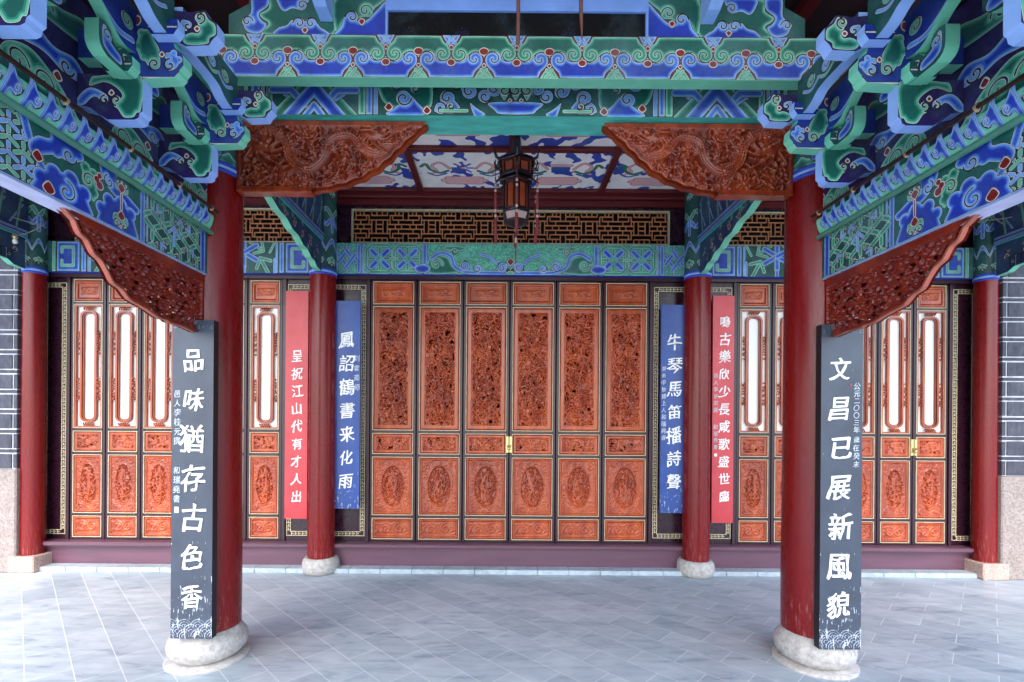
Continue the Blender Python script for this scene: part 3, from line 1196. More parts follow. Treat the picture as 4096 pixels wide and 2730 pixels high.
def door_leaf(x0, x1, kind, seed, label, group, first):
    t = thing('door_leaf', label, 'door', ((x0 + x1) / 2, WY, Z_B), group)
    a, b = x0 + 0.004, x1 - 0.004
    st_ = 0.027 if kind == 'carved' else 0.030
    px0, px1 = a + st_, b - st_
    # stiles and rails
    mb = MB()
    y0, y1 = 4.985, 5.035
    mb.box(a, px0, y0, y1, Z_B, Z_T, 0, 0.004)
    mb.box(px1, b, y0, y1, Z_B, Z_T, 0, 0.004)
    zs = [Z_B] + [v for k in ('foot', 'oval', 'small', 'tall', 'head') for v in ROWS[k]] + [Z_T]
    for k in range(0, len(zs), 2):
        mb.box(px0 + .0005, px1 - .0005, y0 + .002, y1, zs[k], zs[k + 1], 0, 0.003)
    fr = mb.build('frame', ['plum'], t)
    mb = MB()
    for k, (za, zb) in ROWS.items():
        mb.ring(px0 - .001, px1 + .001, za - .001, zb + .001, 0.0062, 4.978, 5.0)
    mb.build('gilt_trim', ['gold'], fr)
    for k, (za, zb) in ROWS.items():
        if k == 'tall' and kind == 'glazed':
            continue
        wd, ht = px1 - px0 - 0.011, zb - za - 0.011
        sd = seed * 10 + {'head': 1, 'tall': 2, 'small': 3, 'oval': 4, 'foot': 5}[k]
        if k in ('head', 'foot'):
            sd = 5
        me = carved_mesh(k, wd, ht, sd, 0.0045 if k == 'tall' else 0.004)
        o = bpy.data.objects.new({'tall': 'carved_panel', 'small': 'pierced_panel', 'head': 'head_panel', 'oval': 'oval_panel', 'foot': 'foot_panel'}[k], me)
        COL.objects.link(o)
        o.parent = t
        o.location = (px0 + .0055 - t.location.x, 4.995 - WY, za + .0055 - Z_B)
    za, zb = ROWS['tall']
    if kind == 'glazed':
        mb = MB()
        mb.box(px0, px1, 5.012, 5.02, za, zb)
        mb.build('pane', ['pane'], t)
        mb = MB()
        mb.ring(px0 + .007, px1 - .007, za + .007, zb - .007, 0.014, 4.984, 5.010)
        cx, cz = (px0 + px1) / 2, (za + zb) / 2
        hw, hh = (px1 - px0) / 2 - 0.062, (zb - za) / 2 - 0.062
        def rr_(hw, hh, r, n=7):
            o = []
            for sx, sz, a0 in ((1, 1, 0), (-1, 1, 90), (-1, -1, 180), (1, -1, 270)):
                for k in range(n):
                    an = R_(a0 + 90 * k / (n - 1))
                    o.append((cx + sx * (hw - r) + r * math.cos(an), cz + sz * (hh - r) + r * math.sin(an)))
            return o
        mb.loop2(rr_(hw, hh, .062), rr_(hw - .020, hh - .020, .045), 4.982, 5.010)
        mb.loop2(rr_(hw - .026, hh - .026, .04), rr_(hw - .031, hh - .031, .036), 4.990, 5.010)
        # carved sprays between slot and frame
        r = random.Random(3)
        for sx in (-1, 1):
            for zc in (cz + .24, cz - .24):
                for k in range(9):
                    z = zc + (k - 4) * .027
                    x = cx + sx * (hw + .016 + r.uniform(-.006, .006))
                    mb.tube([(x - .014, 4.992, z), (x, 4.982, z + .012 * r.choice((-1, 1))), (x + .016, 4.992, z + .008)], .0075, 6)
        for sz in (-1, 1):
            for k in range(5):
                x = cx + (k - 2) * .022
                mb.tube([(x - .01, 4.992, cz + sz * (hh + .008)), (x, 4.984, cz + sz * (hh + .026)), (x + .012, 4.992, cz + sz * (hh + .038))], .0075, 6)
        mb.build('slot_frame', ['wood'], t)
    return t


cnt_w = ['far left', 'second', 'third', 'fourth', 'fifth', 'far right']
plc = ['beside the left blue board', 'second from the left blue board', 'left of the brass latch', 'right of the brass latch', 'second from the right blue board', 'beside the right blue board']
for i in range(6):
    x0 = -1.4265 + i * 0.4755
    door_leaf(x0, x0 + 0.4755, 'carved', 10 + i, 'solid carved orange door leaf, ' + plc[i], 'solid carved doors of the middle bay', i == 0)
lp = ['beside the left outer column', 'second from the left outer column', 'third from the left outer column', 'fourth from the left outer column behind the black board',
      'fifth from the left outer column, behind the front column', 'next to the pink board']
rp = ['next to the red board', 'second from the red board', 'third from the red board, behind the front column', 'fourth from the red board, behind the black board', 'second from the right outer column, with a latch', 'beside the right outer column']
for s, names in ((-1, lp), (1, rp)):
    for i in range(6):
        x0 = (-4.488 if s < 0 else 2.320) + i * 0.3613
        door_leaf(x0, x0 + 0.3613, 'glazed', 30 + (i % 3), 'white slot paned door leaf, ' + names[i], 'glazed carved doors of the side bays', False)

for x, lab in ((0.0, 'brass latch joining the two middle carved doors'), (4.126, 'brass latch between the white paned doors by the right outer column')):
    t = thing('door_latch', lab, 'latch', (x, 4.97, 1.27), 'brass door latches')
    mb = MB()
    mb.box(x - .032, x - .003, 4.962, 4.984, 1.19, 1.36, 0, .004)
    mb.box(x + .003, x + .032, 4.962, 4.984, 1.19, 1.36, 0, .004)
    mb.build('plate', ['brass'], t)
    mb = MB()
    mb.tube([(x - .02, 4.95, 1.262), (x + .02, 4.95, 1.262)], .011, 8)
    mb.lathe([(0.001, 1.22), (.016, 1.222), (.016, 1.25), (.001, 1.252)], x, 4.948, 10)
    mb.build('lock', ['brass'], t)

# ---- plum side panels with meander border
def meander_panel(xa, xb, lab):
    z0, z1 = 0.2765, 2.9455
    mb = MB()
    mb.box(xa, xb, 4.995, 5.04, z0, z1)
    pn = mb.build('side_panel', ['plum_dark'], hall)
    a, b, c, d = xa + .012, xb - .012, z0 + .05, z1 - .05
    mb = MB()
    for o in (0.0, 0.040):
        mb.ring(a + o, b - o, c + o, d - o, 0.006, 4.985, 4.996)
    th = .0065
    y0, y1 = 4.9865, 4.9955
    def vert(x0, x1, sgn):
        z = c + .055
        k = 0
        while z < d - .06:
            mb.box(min(x0, x1), max(x0, x1), y0, y1, z, z + th)
            m = (x0 + x1) / 2
            mb.box(m - th / 2, m + th / 2, y0 - .0008, y1, z + th, z + .026)
            mb.box(*sorted((m + th / 2, m + sgn * (.009 if k % 2 else -.009))), y0, y1, z + .026 - th, z + .026)
            z += .037
            k += 1
    vert(a + .006, a + .040, 1)
    vert(b - .040, b - .006, -1)
    for z0_ in (c + .006, d - .040):
        x = a + .05
        k = 0
        while x < b - .055:
            mb.box(x, x + th, y0, y1, z0_, z0_ + .034)
            mb.box(x + th, x + .026, y0 - .0008, y1, z0_ + .014, z0_ + .014 + th)
            x += .037
    mb.build('meander_border', ['gold'], pn)
    return pn


meander_panel(-4.79, -4.521, 'dark plum panel with meander border beside the left outer column')
meander_panel(4.521, 4.79, 'dark plum panel with meander border beside the right outer column')
meander_panel(-2.283, -1.90, 'plum panel with meander border behind the pink board')
meander_panel(1.90, 2.283, 'plum panel with meander border behind the red board')
meander_panel(-1.84, -1.461, 'plum panel with meander border behind the left blue board')
meander_panel(1.461, 1.84, 'plum panel with meander border behind the right blue board')


# ---- columns
def neck_art(r):
    L = 2 * PI * r
    def f(A):
        n = 6
        for k in range(-1, n + 1):
            c = (k + .5) * L / n
            s = L / n * .42
            A.ruyi(c, 3.055, s, 'g', 1)
            A.shape([spl([(c - L / n * .5, 3.10 + s * .9), (c, 3.19 + s), (c + L / n * .5, 3.10 + s * .9), (c + L / n * .5, 3.15 + s), (c, 3.25 + s), (c - L / n * .5, 3.15 + s)], True, 4)], 'b')
            for d in (-1, 1):
                A.line([(c, 3.50), (c + d * L / n * .45, 3.42)], .045, 'b')
                A.line([(c, 3.50), (c + d * L / n * .45, 3.58)], .045, 'g')
            A.line([(c, 3.36), (c, 3.50)], .04, 'b')
            A.ruyi(c, 3.72, s * .8, 'g', 1)
    return f


def column(x, y, r, zb, zt, z_end, label, group, plinth):
    t = thing('column', label, 'column', (x, y, 0), group)
    mb = MB()
    mb.lathe([(r * 1.01, zb), (r * 1.02, zb + .25), (r, 1.2), (r * .975, zt)], x, y, 48)
    mb.build('shaft', ['lacquer'], t)
    mb = MB()
    for k in range(3):
        za = zt + .0005 + k * .0215
        mb.lathe([(r * .985, za), (r * 1.05 - .002 * k, za + .004), (r * 1.05 - .002 * k, za + .017), (r * .985, za + .021)], x, y, 48, (0, 1, 2)[k])
    mb.build('collar', ['blue', 'sky', 'blue'], t)
    z0 = zt + .066
    rr = r * .985
    painted_sheet('painted_neck', 0, 2 * PI * rr, z0, z_end, .0065,
                  lambda u, v: np.stack([x + rr * np.cos(u / rr), y + rr * np.sin(u / rr), v], 1),
                  neck_art(rr), .0055, 'paint_green', t, smooth=True)
    mb = MB()
    if plinth == 'drum':
        R = r * 1.40
        mb.lathe([(R * .80, 0.0), (R * .92, .008), (R * .99, .05), (R, .085), (R * .965, .125), (R * .86, .150), (R * .80, zb)], x, y, 48)
    elif plinth == 'big':
        R = .228
        mb.lathe([(R * .66, .020), (R * .82, .030), (R * .965, .065), (R, .105), (R * .975, .14), (R * .88, .172), (R * .80, .196), (R * .76, zb)], x, y, 56)
    else:
        mb.box(x - .128, x + .128, y - .13, y + .13, 0, zb, 0, .010)
    pl = mb.build('plinth', ['granite_pink' if plinth == 'square' else 'stone'], t)
    if plinth == 'big':
        mb = MB()
        mb.lathe([(.238, 0.0), (.238, .012), (.232, .019), (.1, .0195)], x, y, 56)
        mb.build('base_disc', ['stone'], pl)
    return t


column(-FX, FY, .185, .205, 3.02, 3.384, 'tall red front column carrying the left black board', 'red front columns', 'big')
column(FX, FY, .185, .205, 3.02, 3.384, 'tall red front column carrying the right black board', 'red front columns', 'big')
column(-HX, CY, .127, .155, 2.935, 3.80, 'red column between the pink board and the left blue board', 'red wall columns', 'drum')
column(HX, CY, .127, .155, 2.935, 3.80, 'red column between the right blue board and the red board', 'red wall columns', 'drum')
column(-OX, CY, .096, .16, 2.935, 3.80, 'red column on square granite block beside the left brick pier', 'red wall columns', 'square')
column(OX, CY, .096, .16, 2.935, 3.80, 'red column on square granite block beside the right brick pier', 'red wall columns', 'square')

# ---- brick piers
for s, lab in ((-1, 'dark grey brick pier on granite base at the left edge'), (1, 'dark grey brick pier on granite base at the right edge')):
    t = thing('brick_pier', lab, 'pier', (s * 5.45, 4.95, 0), 'brick piers at the ends of the hall')
    mb = MB()
    mb.box(*sorted((s * 4.818, s * 6.4)), 4.768, 5.4, 1.012, 4.46, 0)
    z, k = 1.018, 0
    rb = random.Random(7 + s)
    while z < 4.4:
        h_ = (.150, .044)[k % 2]
        x = 4.81 - (.0 if k % 2 else .17)
        while x < 6.3:
            L = (.22, .30)[k % 2]
            xa_, xb_ = max(x, 4.81), x + L - .012
            if xb_ - xa_ > .02:
                d_ = rb.uniform(-.0025, .0025)
                mb.box(*sorted((s * xa_, s * xb_)), 4.76 + d_, 4.90, z + rb.uniform(0, .003), z + h_ - rb.uniform(.010, .015), 1, .004)
            x += L
        y = 4.905
        while y < 5.35:
            mb.box(*sorted((s * (4.811 + rb.uniform(-.002, .002)), s * 5.0)), y, y + .27, z + .001, z + h_ - .009, 1, .004)
            y += .28
        z += h_
        k += 1
    mb.build('brickwork', ['mortar', 'brick'], t)
    mb = MB()
    mb.box(*sorted((s * 4.797, s * 6.4)), 4.74, 5.4, 0.0, 1.008, 0, .012)
    mb.build('granite_base', ['granite'], t)


# ---- couplet boards
def wave_art(x0, x1, z0, z1):
    def f(A):
        w_ = x1 - x0
        for row in range(3):
            for k in range(-1, 4):
                cx = x0 + (k + .5 * (row % 2)) * w_ / 3
                cz = z0 + .012 + row * .030
                for r in (.042, .028, .014):
                    a = np.linspace(0, PI, 10)
                    A.line(np.stack([cx + r * np.cos(a), cz + r * np.sin(a)], 1), .0034, 'g')
        for k in range(4):
            a = np.linspace(PI, 2 * PI, 10)
            for r in (.035, .022):
                A.line(np.stack([x0 + (k + .2) * w_ / 3.4 + r * np.cos(a), z1 - .012 + r * np.sin(a)], 1), .003, 'g')
        A.F[:, 0] = np.where(A.P[:, 1] > z1 - .1, np.where(A.F[:, 0] > .25, A.F[:, 0], -1), A.F[:, 0])
    return f


def couplet(x0, x1, z0, z1, yf, th, mat, label, group, art=None, edge='board_edge'):
    t = thing('couplet_board', label, 'board', ((x0 + x1) / 2, yf, z0), group)
    mb = MB()
    mb.box(x0, x1, yf + .0015, yf + th, z0, z1, 0, .0)
    mb.build('board', [edge], t)
    painted_sheet('board_face', x0, x1, z0, z1, .0042 if art else .05, lambda u, v: np.stack([u, np.full_like(u, yf), v], 1), art or (lambda A: None), .004, mat, t)
    return t


bl = couplet(-2.008, -1.766, .215, 2.088, 2.865, .05, 'board_black', 'black couplet board with white characters on the left front column', 'black boards on the front columns', wave_art(-2.008, -1.766, .215, 2.088))
inscription('inscription', '品味猶存古色香', -1.882, 1.855, .462, .150, 2.865, 'ink', bl, 11, .0125)
inscription('small_inscription', '邑人李桂元撰', -1.976, 1.655, 1.378, .044, 2.865, 'ink_dim', bl, 12, .004, .05, .002)
inscription('small_inscription', '和瑞堯書', -1.976, 1.205, 1.038, .044, 2.865, 'ink_dim', bl, 13, .004, .05, .002)
mb = MB()
mb.box(-1.988, -1.964, 2.862, 2.866, .955, .990)
mb.build('seal', ['ink'], bl)
br_ = couplet(1.806, 2.050, .180, 2.090, 2.865, .05, 'board_black', 'black couplet board with white characters on the right front column', 'black boards on the front columns', wave_art(1.806, 2.050, .180, 2.090))
inscription('inscription', '文昌已展新風貌', 1.918, 1.828, .442, .152, 2.865, 'ink', br_, 21, .0125)
inscription('small_inscription', '公元二〇〇三年', 2.014, 1.728, 1.472, .040, 2.865, 'ink_dim', br_, 22, .004, .05, .002)
inscription('small_inscription', '歲在癸未', 2.014, 1.415, 1.270, .040, 2.865, 'ink_dim', br_, 23, .004, .05, .002)
mb = MB()
mb.box(1.972, 1.984, 2.863, 2.866, 1.728, 1.742)
mb.build('seal', ['seal'], br_)

b = couplet(-1.765, -1.497, .625, 2.705, 4.88, .03, 'board_blue', 'blue couplet board with white characters right of the left wall column', 'blue boards by the wall columns', edge='board_blue')
inscription('inscription', '鳳詔鶴書来化雨', -1.628, 2.315, .905, .158, 4.88, 'ink', b, 31, .0125)
inscription('small_inscription', '刘雲斋师', -1.528, 2.13, 1.84, .062, 4.88, 'ink_dim', b, 32, .005, .05, .003)
b = couplet(1.515, 1.765, .605, 2.690, 4.88, .03, 'board_blue', 'blue couplet board with white characters left of the right wall column', 'blue boards by the wall columns', edge='board_blue')
inscription('inscription', '牛琴馬笛播詩聲', 1.650, 2.315, .920, .158, 4.88, 'ink', b, 41, .0125)
inscription('small_inscription', '癸未中秋鶴上人和瑞堯書', 1.545, 2.05, 1.36, .052, 4.88, 'ink_dim', b, 42, .005, .05, .003)
b = couplet(-2.245, -2.020, .520, 2.800, 4.88, .03, 'board_red', 'pink red couplet board left of the left wall column', 'red boards by the wall columns', edge='board_red')
inscription('inscription', '呈祝江山代有才人出', -2.125, 2.15, .745, .122, 4.88, 'ink', b, 51, .0125)
b = couplet(2.032, 2.245, .510, 2.785, 4.88, .03, 'board_red', 'red couplet board right of the right wall column', 'red boards by the wall columns', edge='board_red')
inscription('inscription', '鳴古樂欣少長咸歌盛世臨', 2.150, 2.525, .775, .120, 4.88, 'ink', b, 61, .0125)
inscription('small_inscription', '邑人李世宗撰', 2.064, 1.985, 1.64, .048, 4.88, 'ink_dim', b, 62, .004, .05, .003)
inscription('small_inscription', '和瑞堯書', 2.064, 1.47, 1.27, .048, 4.88, 'ink_dim', b, 63, .004, .05, .003)
mb = MB()
mb.box(2.052, 2.080, 4.876, 4.881, 1.175, 1.205)
mb.build('seal', ['ink'], b)

# ---- front architrave
def archi_art(A):
    z0, z1 = 3.386, 3.72
    for s in (-1, 1):
        A.stripe(s * 1.66, z0, z1, .03, 'g')
        A.stripe(s * 1.60, z0, z1, .06, 'b')
        A.stripe(s * 1.555, z0, z1, .03, 'b')
        A.stripe(s * 1.515, z0, z1, .045, 'g')
        A.stripe(s * .945, z0, z1, .05, 'g')
        A.stripe(s * .90, z0, z1, .045, 'b')
        A.stripe(s * .86, z0, z1, .035, 'b')
        cx, cz = s * 1.24, z0 + .075
        for d in (-1, 1):
            A.line([(cx - d * .27, z0 - .05), (cx + d * .05, z1 - .05)], .075, 'g')
            A.line([(cx + d * .27, z1 - .14), (cx + d * .12, z0 + .10)], .055, 'b')
        for d in (-1, 1):
            A.line([(cx + d * .26, z0 + .15), (cx + d * .14, z0 + .15), (cx + d * .06, z0 + .06)], .055, 'b')
        A.line([(cx - .17, z0 - .03), (cx, z0 + .165), (cx + .17, z0 - .03)], .085, 'b')
        A.line([(cx - .07, z0 - .03), (cx, z0 + .06), (cx + .07, z0 - .03)], .05, 'b')
        # cartouche scrolls
        A.shape([spl([(s * .84, z0 + .30), (s * .55, z0 + .27), (s * .52, z0 + .04), (s * .70, z0 + .02), (s * .83, z0 + .10)], True, 5)], 'g')
        A.cloud([(s * .80, z0), (s * .72, z0 + .07), (s * .66, z0 + .13), (s * .60, z0 + .08), (s * .55, z0)], [(s * .69, z0 + .105, .05, 0, s)], 'b')
        A.cloud([(s * .50, z0 + .02), (s * .46, z0 + .10), (s * .40, z0 + .12), (s * .33, z0 + .02)], [(s * .46, z0 + .045, .04, 2, s), (s * .42, z0 + .11, .05, 0, -s)], 'b')
        A.drop(s * .815, z0 + .20, .03)
        A.drop(s * .78, z0 + .05, .03)
        A.drop(s * .545, z0 + .03, .03)
        A.curl(s * .74, z0 + .20, .05, 'b', 0, s)
        A.line([(s * .30, z0 + .03), (s * .46, z0 + .03)], .03, 'g')
        A.cloud([(s * .33, z0 + .26), (s * .34, z0 + .16), (s * .25, z0 + .06), (s * .18, z0 + .01), (s * .26, z0)], [(s * .285, z0 + .15, .05, 0, -s), (s * .19, z0 + .12, .045, 1, s)], 'b')
        A.curl(s * .13, z0 + .165, .05, 'b', 0, -s)
        A.curl(s * .37, z0 + .20, .045, 'b', 0, s)
    for q in (-1, 1):
        for x, z, r_, f in ((.62, .165, .030, 'g'), (.58, .225, .028, 'b'), (.50, .19, .032, 'g'), (.44, .235, .026, 'g'), (.655, .235, .026, 'b'), (.40, .06, .026, 'g'), (.22, .20, .03, 'g'), (.78, .265, .022, 'g'), (.10, .235, .026, 'b')):
            A.curl(q * x, z0 + z, r_, f, 1.5, q)
    A.cloud([(-.16, z0 + .085), (.16, z0 + .085), (.13, z0 + .03), (.09, z0 + .008), (-.09, z0 + .008), (-.13, z0 + .03)], [], 'b')
    for k in (-1, 0, 1):
        A.curl(k * .07, z0 + .16, .042, 'g', PI / 2, 1 if k >= 0 else -1)
        A.shape([[(k * .07 - .03, z0 + .13), (k * .07 + .03, z0 + .13), (k * .07, z0 + .085)]], 'g', over=False)
        if k:
            A.drop(k * .035, z0 + .095, .018)


t = thing('architrave', 'painted architrave over the front opening above the carved dragon brackets', 'beam', (0, 3.1, 3.386))
painted_sheet('painted_face', -1.75, 1.75, 3.386, 3.72, .0048, lambda u, v: np.stack([u, np.full_like(u, 3.0), v], 1), archi_art, .0062, 'paint_green', t)
mb = MB()
mb.box(-1.78, 1.78, 3.003, 3.2, 3.386, 3.72)
mb.build('beam_body', ['teal'], t)

# ---- side architraves, mostly hidden
t = thing('side_architrave', 'painted side architrave left of the left front column', 'beam', (-3.4, 3.1, 3.386), 'side architraves of the gallery')
def sa_art(A):
    for k in range(12):
        c = -4.8 + k * .26
        A.ruyi(c, 3.46, .07, 'bg'[k % 2], 1)
        A.ruyi(c + .13, 3.64, .07, 'gb'[k % 2], -1)
painted_sheet('painted_face', -4.95, -1.99, 3.386, 3.72, .009, lambda u, v: np.stack([u, np.full_like(u, 3.0), v], 1), sa_art, .007, 'paint_dark', t)
mb = MB()
mb.box(-4.95, -1.99, 3.003, 3.2, 3.386, 3.72)
mb.build('beam_body', ['teal'], t)
mirrored(t, 'painted side architrave right of the right front column')


# ---- cloud beam
def cloud_row(A, z0, z1, P, xa, xb):
    h = z1 - z0
    n = int((xb - xa) / P / 2) + 2
    k_ = .62 * P / h
    Y = lambda y: z1 - y * P / k_
    for i in range(-n, n + 1):
        c = i * P
        # woven fillers
        A.shape([[(c - .15 * P, Y(-.01)), (c + .15 * P, Y(-.01)), (c + .02 * P, Y(.22)), (c - .02 * P, Y(.22))]], 'b')
        A.shape([[(c + P / 2 - .16 * P, Y(.63)), (c + P / 2 + .16 * P, Y(.63)), (c + P / 2 + .02 * P, Y(.42)), (c + P / 2 - .02 * P, Y(.42))]], 'g')
        for d in (-1, 1):
            A.line([(c - d * .05 * P, Y(.0)), (c + d * .06 * P, Y(.12))], .07 * P, 'b')
            A.line([(c + P / 2 - d * .06 * P, Y(.62)), (c + P / 2 + d * .04 * P, Y(.50))], .07 * P, 'g')
        A.drop(c, Y(.175), .05 * P, -1)
        A.drop(c + P / 2, Y(.44), .045 * P, -1)
    for i in range(-n, n + 1):
        c = i * P                                                # blue wave cloud
        hb = [(.30, .62), (.345, .595), (.368, .54), (.425, .485), (.474, .42), (.478, .34), (.36, .345), (.262, .315), (.20, .36), (.125, .375), (.05, .35)]
        A.cloud([(c - x * P, Y(y)) for x, y in hb] + [(c, Y(.30))] + [(c + x * P, Y(y)) for x, y in hb[::-1]],
                [(c - .356 * P, Y(.342), .130 * P, PI, -1), (c + .356 * P, Y(.342), .130 * P, 0, 1)], 'b', 4)
        g = c + P / 2                                            # green hanging cloud
        hg = [(.30, .004), (.355, .03), (.39, .09), (.455, .15), (.486, .22), (.486, .28), (.375, .275), (.262, .312), (.20, .264), (.125, .238), (.05, .272)]
        A.cloud([(g - x * P, Y(y)) for x, y in hg] + [(g, Y(.33))] + [(g + x * P, Y(y)) for x, y in hg[::-1]],
                [(g - .366 * P, Y(.272), .130 * P, PI, 1), (g + .366 * P, Y(.272), .130 * P, 0, -1)], 'g', 4)
        A.shape([circ(g, Y(.235), .085 * P, 18, .07 * P)], 'r')
        A.shape([circ(c, Y(.395), .075 * P, 18, .065 * P)], 'r')


t = thing('cloud_beam', 'long front beam painted with a row of blue and green scroll clouds', 'beam', (0, 2.8, 3.46))
painted_sheet('painted_face', -1.80, 1.80, 3.464, 3.705, .0042, lambda u, v: np.stack([u, np.full_like(u, 2.78), v], 1), lambda A: cloud_row(A, 3.464, 3.705, .3735, -1.8, 1.8), .0046, 'paint_red', t)
mb = MB()
mb.box(-1.80, 1.80, 2.782, 2.86, 3.462, 3.705)
mb.build('beam_body', ['mint'], t)

# ---- cloud boards and rail above it
dq = lambda pts: [(7.33e-4 * x - 1.6695, 3.9175 - 7.33e-4 * y) for x, y in pts]
def upper_art(A):
    U = 7.33e-4
    c = lambda x, y, r, a, d: (*dq([(x, y)])[0], r * U, a, d)
    A.cloud(dq([(260, 110), (330, 60), (370, -40), (850, -40), (840, 275), (280, 275), (330, 190), (280, 150)]), [], 'g', 4)
    A.cloud(dq([(130, 150), (190, 100), (200, -40), (330, -40), (330, 50), (260, 110), (280, 160), (320, 190), (290, 250), (230, 270), (150, 240)]), [c(165, 170, 45, 0, 1)], 'b', 4)
    A.cloud(dq([(400, -40), (640, -40), (640, 30), (600, 85), (520, 70), (460, 95), (415, 60)]), [c(595, 40, 40, 0, 1)], 'b', 4)
    A.cloud(dq([(385, 290), (400, 220), (470, 195), (520, 150), (600, 165), (690, 150), (740, 210), (790, 240), (800, 290)]), [c(570, 180, 48, PI, -1), c(665, 180, 48, 0, 1)], 'b', 4)
    A.drop(*dq([(617, 235)])[0], 30 * U, -1)
    A.cloud(dq([(860, -40), (1245, -40), (1220, 20), (1160, 70), (1140, 130), (1080, 130), (1030, 150), (940, 150), (860, 275)]), [c(1090, 80, 52, 0, 1)], 'g', 4)
    A.cloud(dq([(860, 290), (900, 200), (930, 110), (1000, 90), (1030, 160), (1100, 150), (1180, 70), (1260, 10), (1260, 290)]), [c(985, 130, 52, PI, -1)], 'b', 4)
    A.drop(*dq([(1062, 165)])[0], 32 * U, -1)


t = thing('cloud_board', 'upright board of painted clouds left above the cloud beam', 'board', (-1.2, 2.80, 3.706), 'cloud boards above the front beam')
plate('painted_board', dq([(1247, 287), (1247, -120), (180, -120), (180, 30), (20, 120), (20, 287)]), 2.80, 2.85, lambda u, v, w_: np.stack([u, w_, v], 1), upper_art, .0052, ['paint_green', 'sky'], t, .0045)
mirrored(t, 'upright board of painted clouds right above the cloud beam')
t = thing('strut', 'pale blue curved strut rising left above the cloud beam', 'strut', (-1.08, 2.6, 3.8), 'pale blue struts above the cloud beam')
mb = MB()
mb.prism([(2.795, 3.79), (2.70, 3.795), (2.60, 3.83), (2.45, 3.835), (2.30, 3.84), (2.30, 3.98), (2.795, 3.98)], -1.125, -1.055, 0, 'x')
mb.build('strut_body', ['sky'], t)
mirrored(t, 'pale blue curved strut rising right above the cloud beam')
t = thing('rail', 'light blue rail across the dark gap above the cloud beam', 'rail', (0, 2.83, 3.87))
mb = MB()
mb.box(-.775, .775, 2.802, 2.822, 3.868, 3.96, 0, .003)
for s in (-1, 1):
    mb.box(*sorted((s * .742, s * .775)), 2.802, 2.822, 3.7065, 3.8675, 0, .003)
mb.build('rail_body', ['rail_blue'], t)
t = thing('frieze_board', 'painted frieze coloured dark for the shade inside the gap above the front beam', 'frieze', (0, 3.15, 3.72))
def frieze_art(A):
    for k in range(-3, 4):
        c = k * .36
        A.ruyi(c, 4.15, .05, 'gb'[k % 2], -1)
        A.shape([[(c - .14, 3.99), (c + .12, 3.99), (c + .12, 4.075), (c - .14, 4.075)]], 'bg'[k % 2])
painted_sheet('painted_face', -1.3, 1.3, 3.93, 4.385, .008, lambda u, v: np.stack([u, np.full_like(u, 3.30), v], 1), frieze_art, .007, 'paint_shaded', t)
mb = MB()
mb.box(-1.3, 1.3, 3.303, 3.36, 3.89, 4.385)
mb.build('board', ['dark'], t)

for x, z0, r in ((.005, 3.60, .011), (.352, 3.66, .011)):
    t = MB()
    t.tube([(x, 2.70, 4.33), (x, 2.70, z0 + .12)], r, 10)
    if r and z0 > 3.63:
        t.tube([(x, 2.70, z0 + .12), (x + .004, 2.70, z0 + .04), (x + .008, 2.70, z0 - .05)], [.011, .008, .001], 8)
    else:
        t.tube([(x, 2.70, z0 + .12), (x, 2.70, z0), (x, 2.70, z0 - .01)], [.011, .011, .006], 8)
    o = t.build('hanging_rod', ['iron'])
    tag(o, 'brown rod hanging above the lantern in front of the cloud beam' if x < .1 else 'pointed brown rod hanging right of the lantern rod', 'rod', 'brown rods hanging from the roof')

# ---- roofs and ceilings
t = thing('gallery_roof', 'dark roof of the gallery over the hall doors', 'roof', (0, 3.9, 4.46))
mb = MB()
mb.box(-6.6, 6.6, 1.9, 5.5, 4.47, 4.56)  # front edge, out of view, brought forward to cut sky light on the floor
mb.build('roof_deck', ['roof'], t)
mb = MB()
for k in range(24):
    x = -6.4 + k * .56
    mb.box(x, x + .09, 1.9, 4.95, 4.39, 4.469)
mb.build('rafters', ['maroon'], t)
t = thing('porch_roof', 'dark roof of the porch above the bracket rows', 'roof', (0, 1.6, 4.3))
mb = MB()
mb.box(-3.3, 3.3, -2.5, 1.89, 4.36, 4.44)  # unseen deck, lengthened and widened to shade the visible floor
mb.build('roof_deck', ['roof'], t)
mb = MB()
for k in range(9):
    x = -3.25 + k * .80
    mb.box(x, x + .09, -2.5, 1.89, 4.28, 4.358)
mb.build('rafters', ['maroon'], t)
for s, lab in ((-1, 'brown board ceiling over the left side bay'), (1, 'brown board ceiling over the right side bay')):
    t = MB()
    for k in range(9):
        y = 3.22 + k * .19
        t.box(*sorted((s * 2.0, s * 4.95)), y, y + .186, 3.83, 3.86, 0, .003)
    tag(t.build('board_ceiling', ['roof']), lab, 'ceiling', 'board ceilings of the side bays')


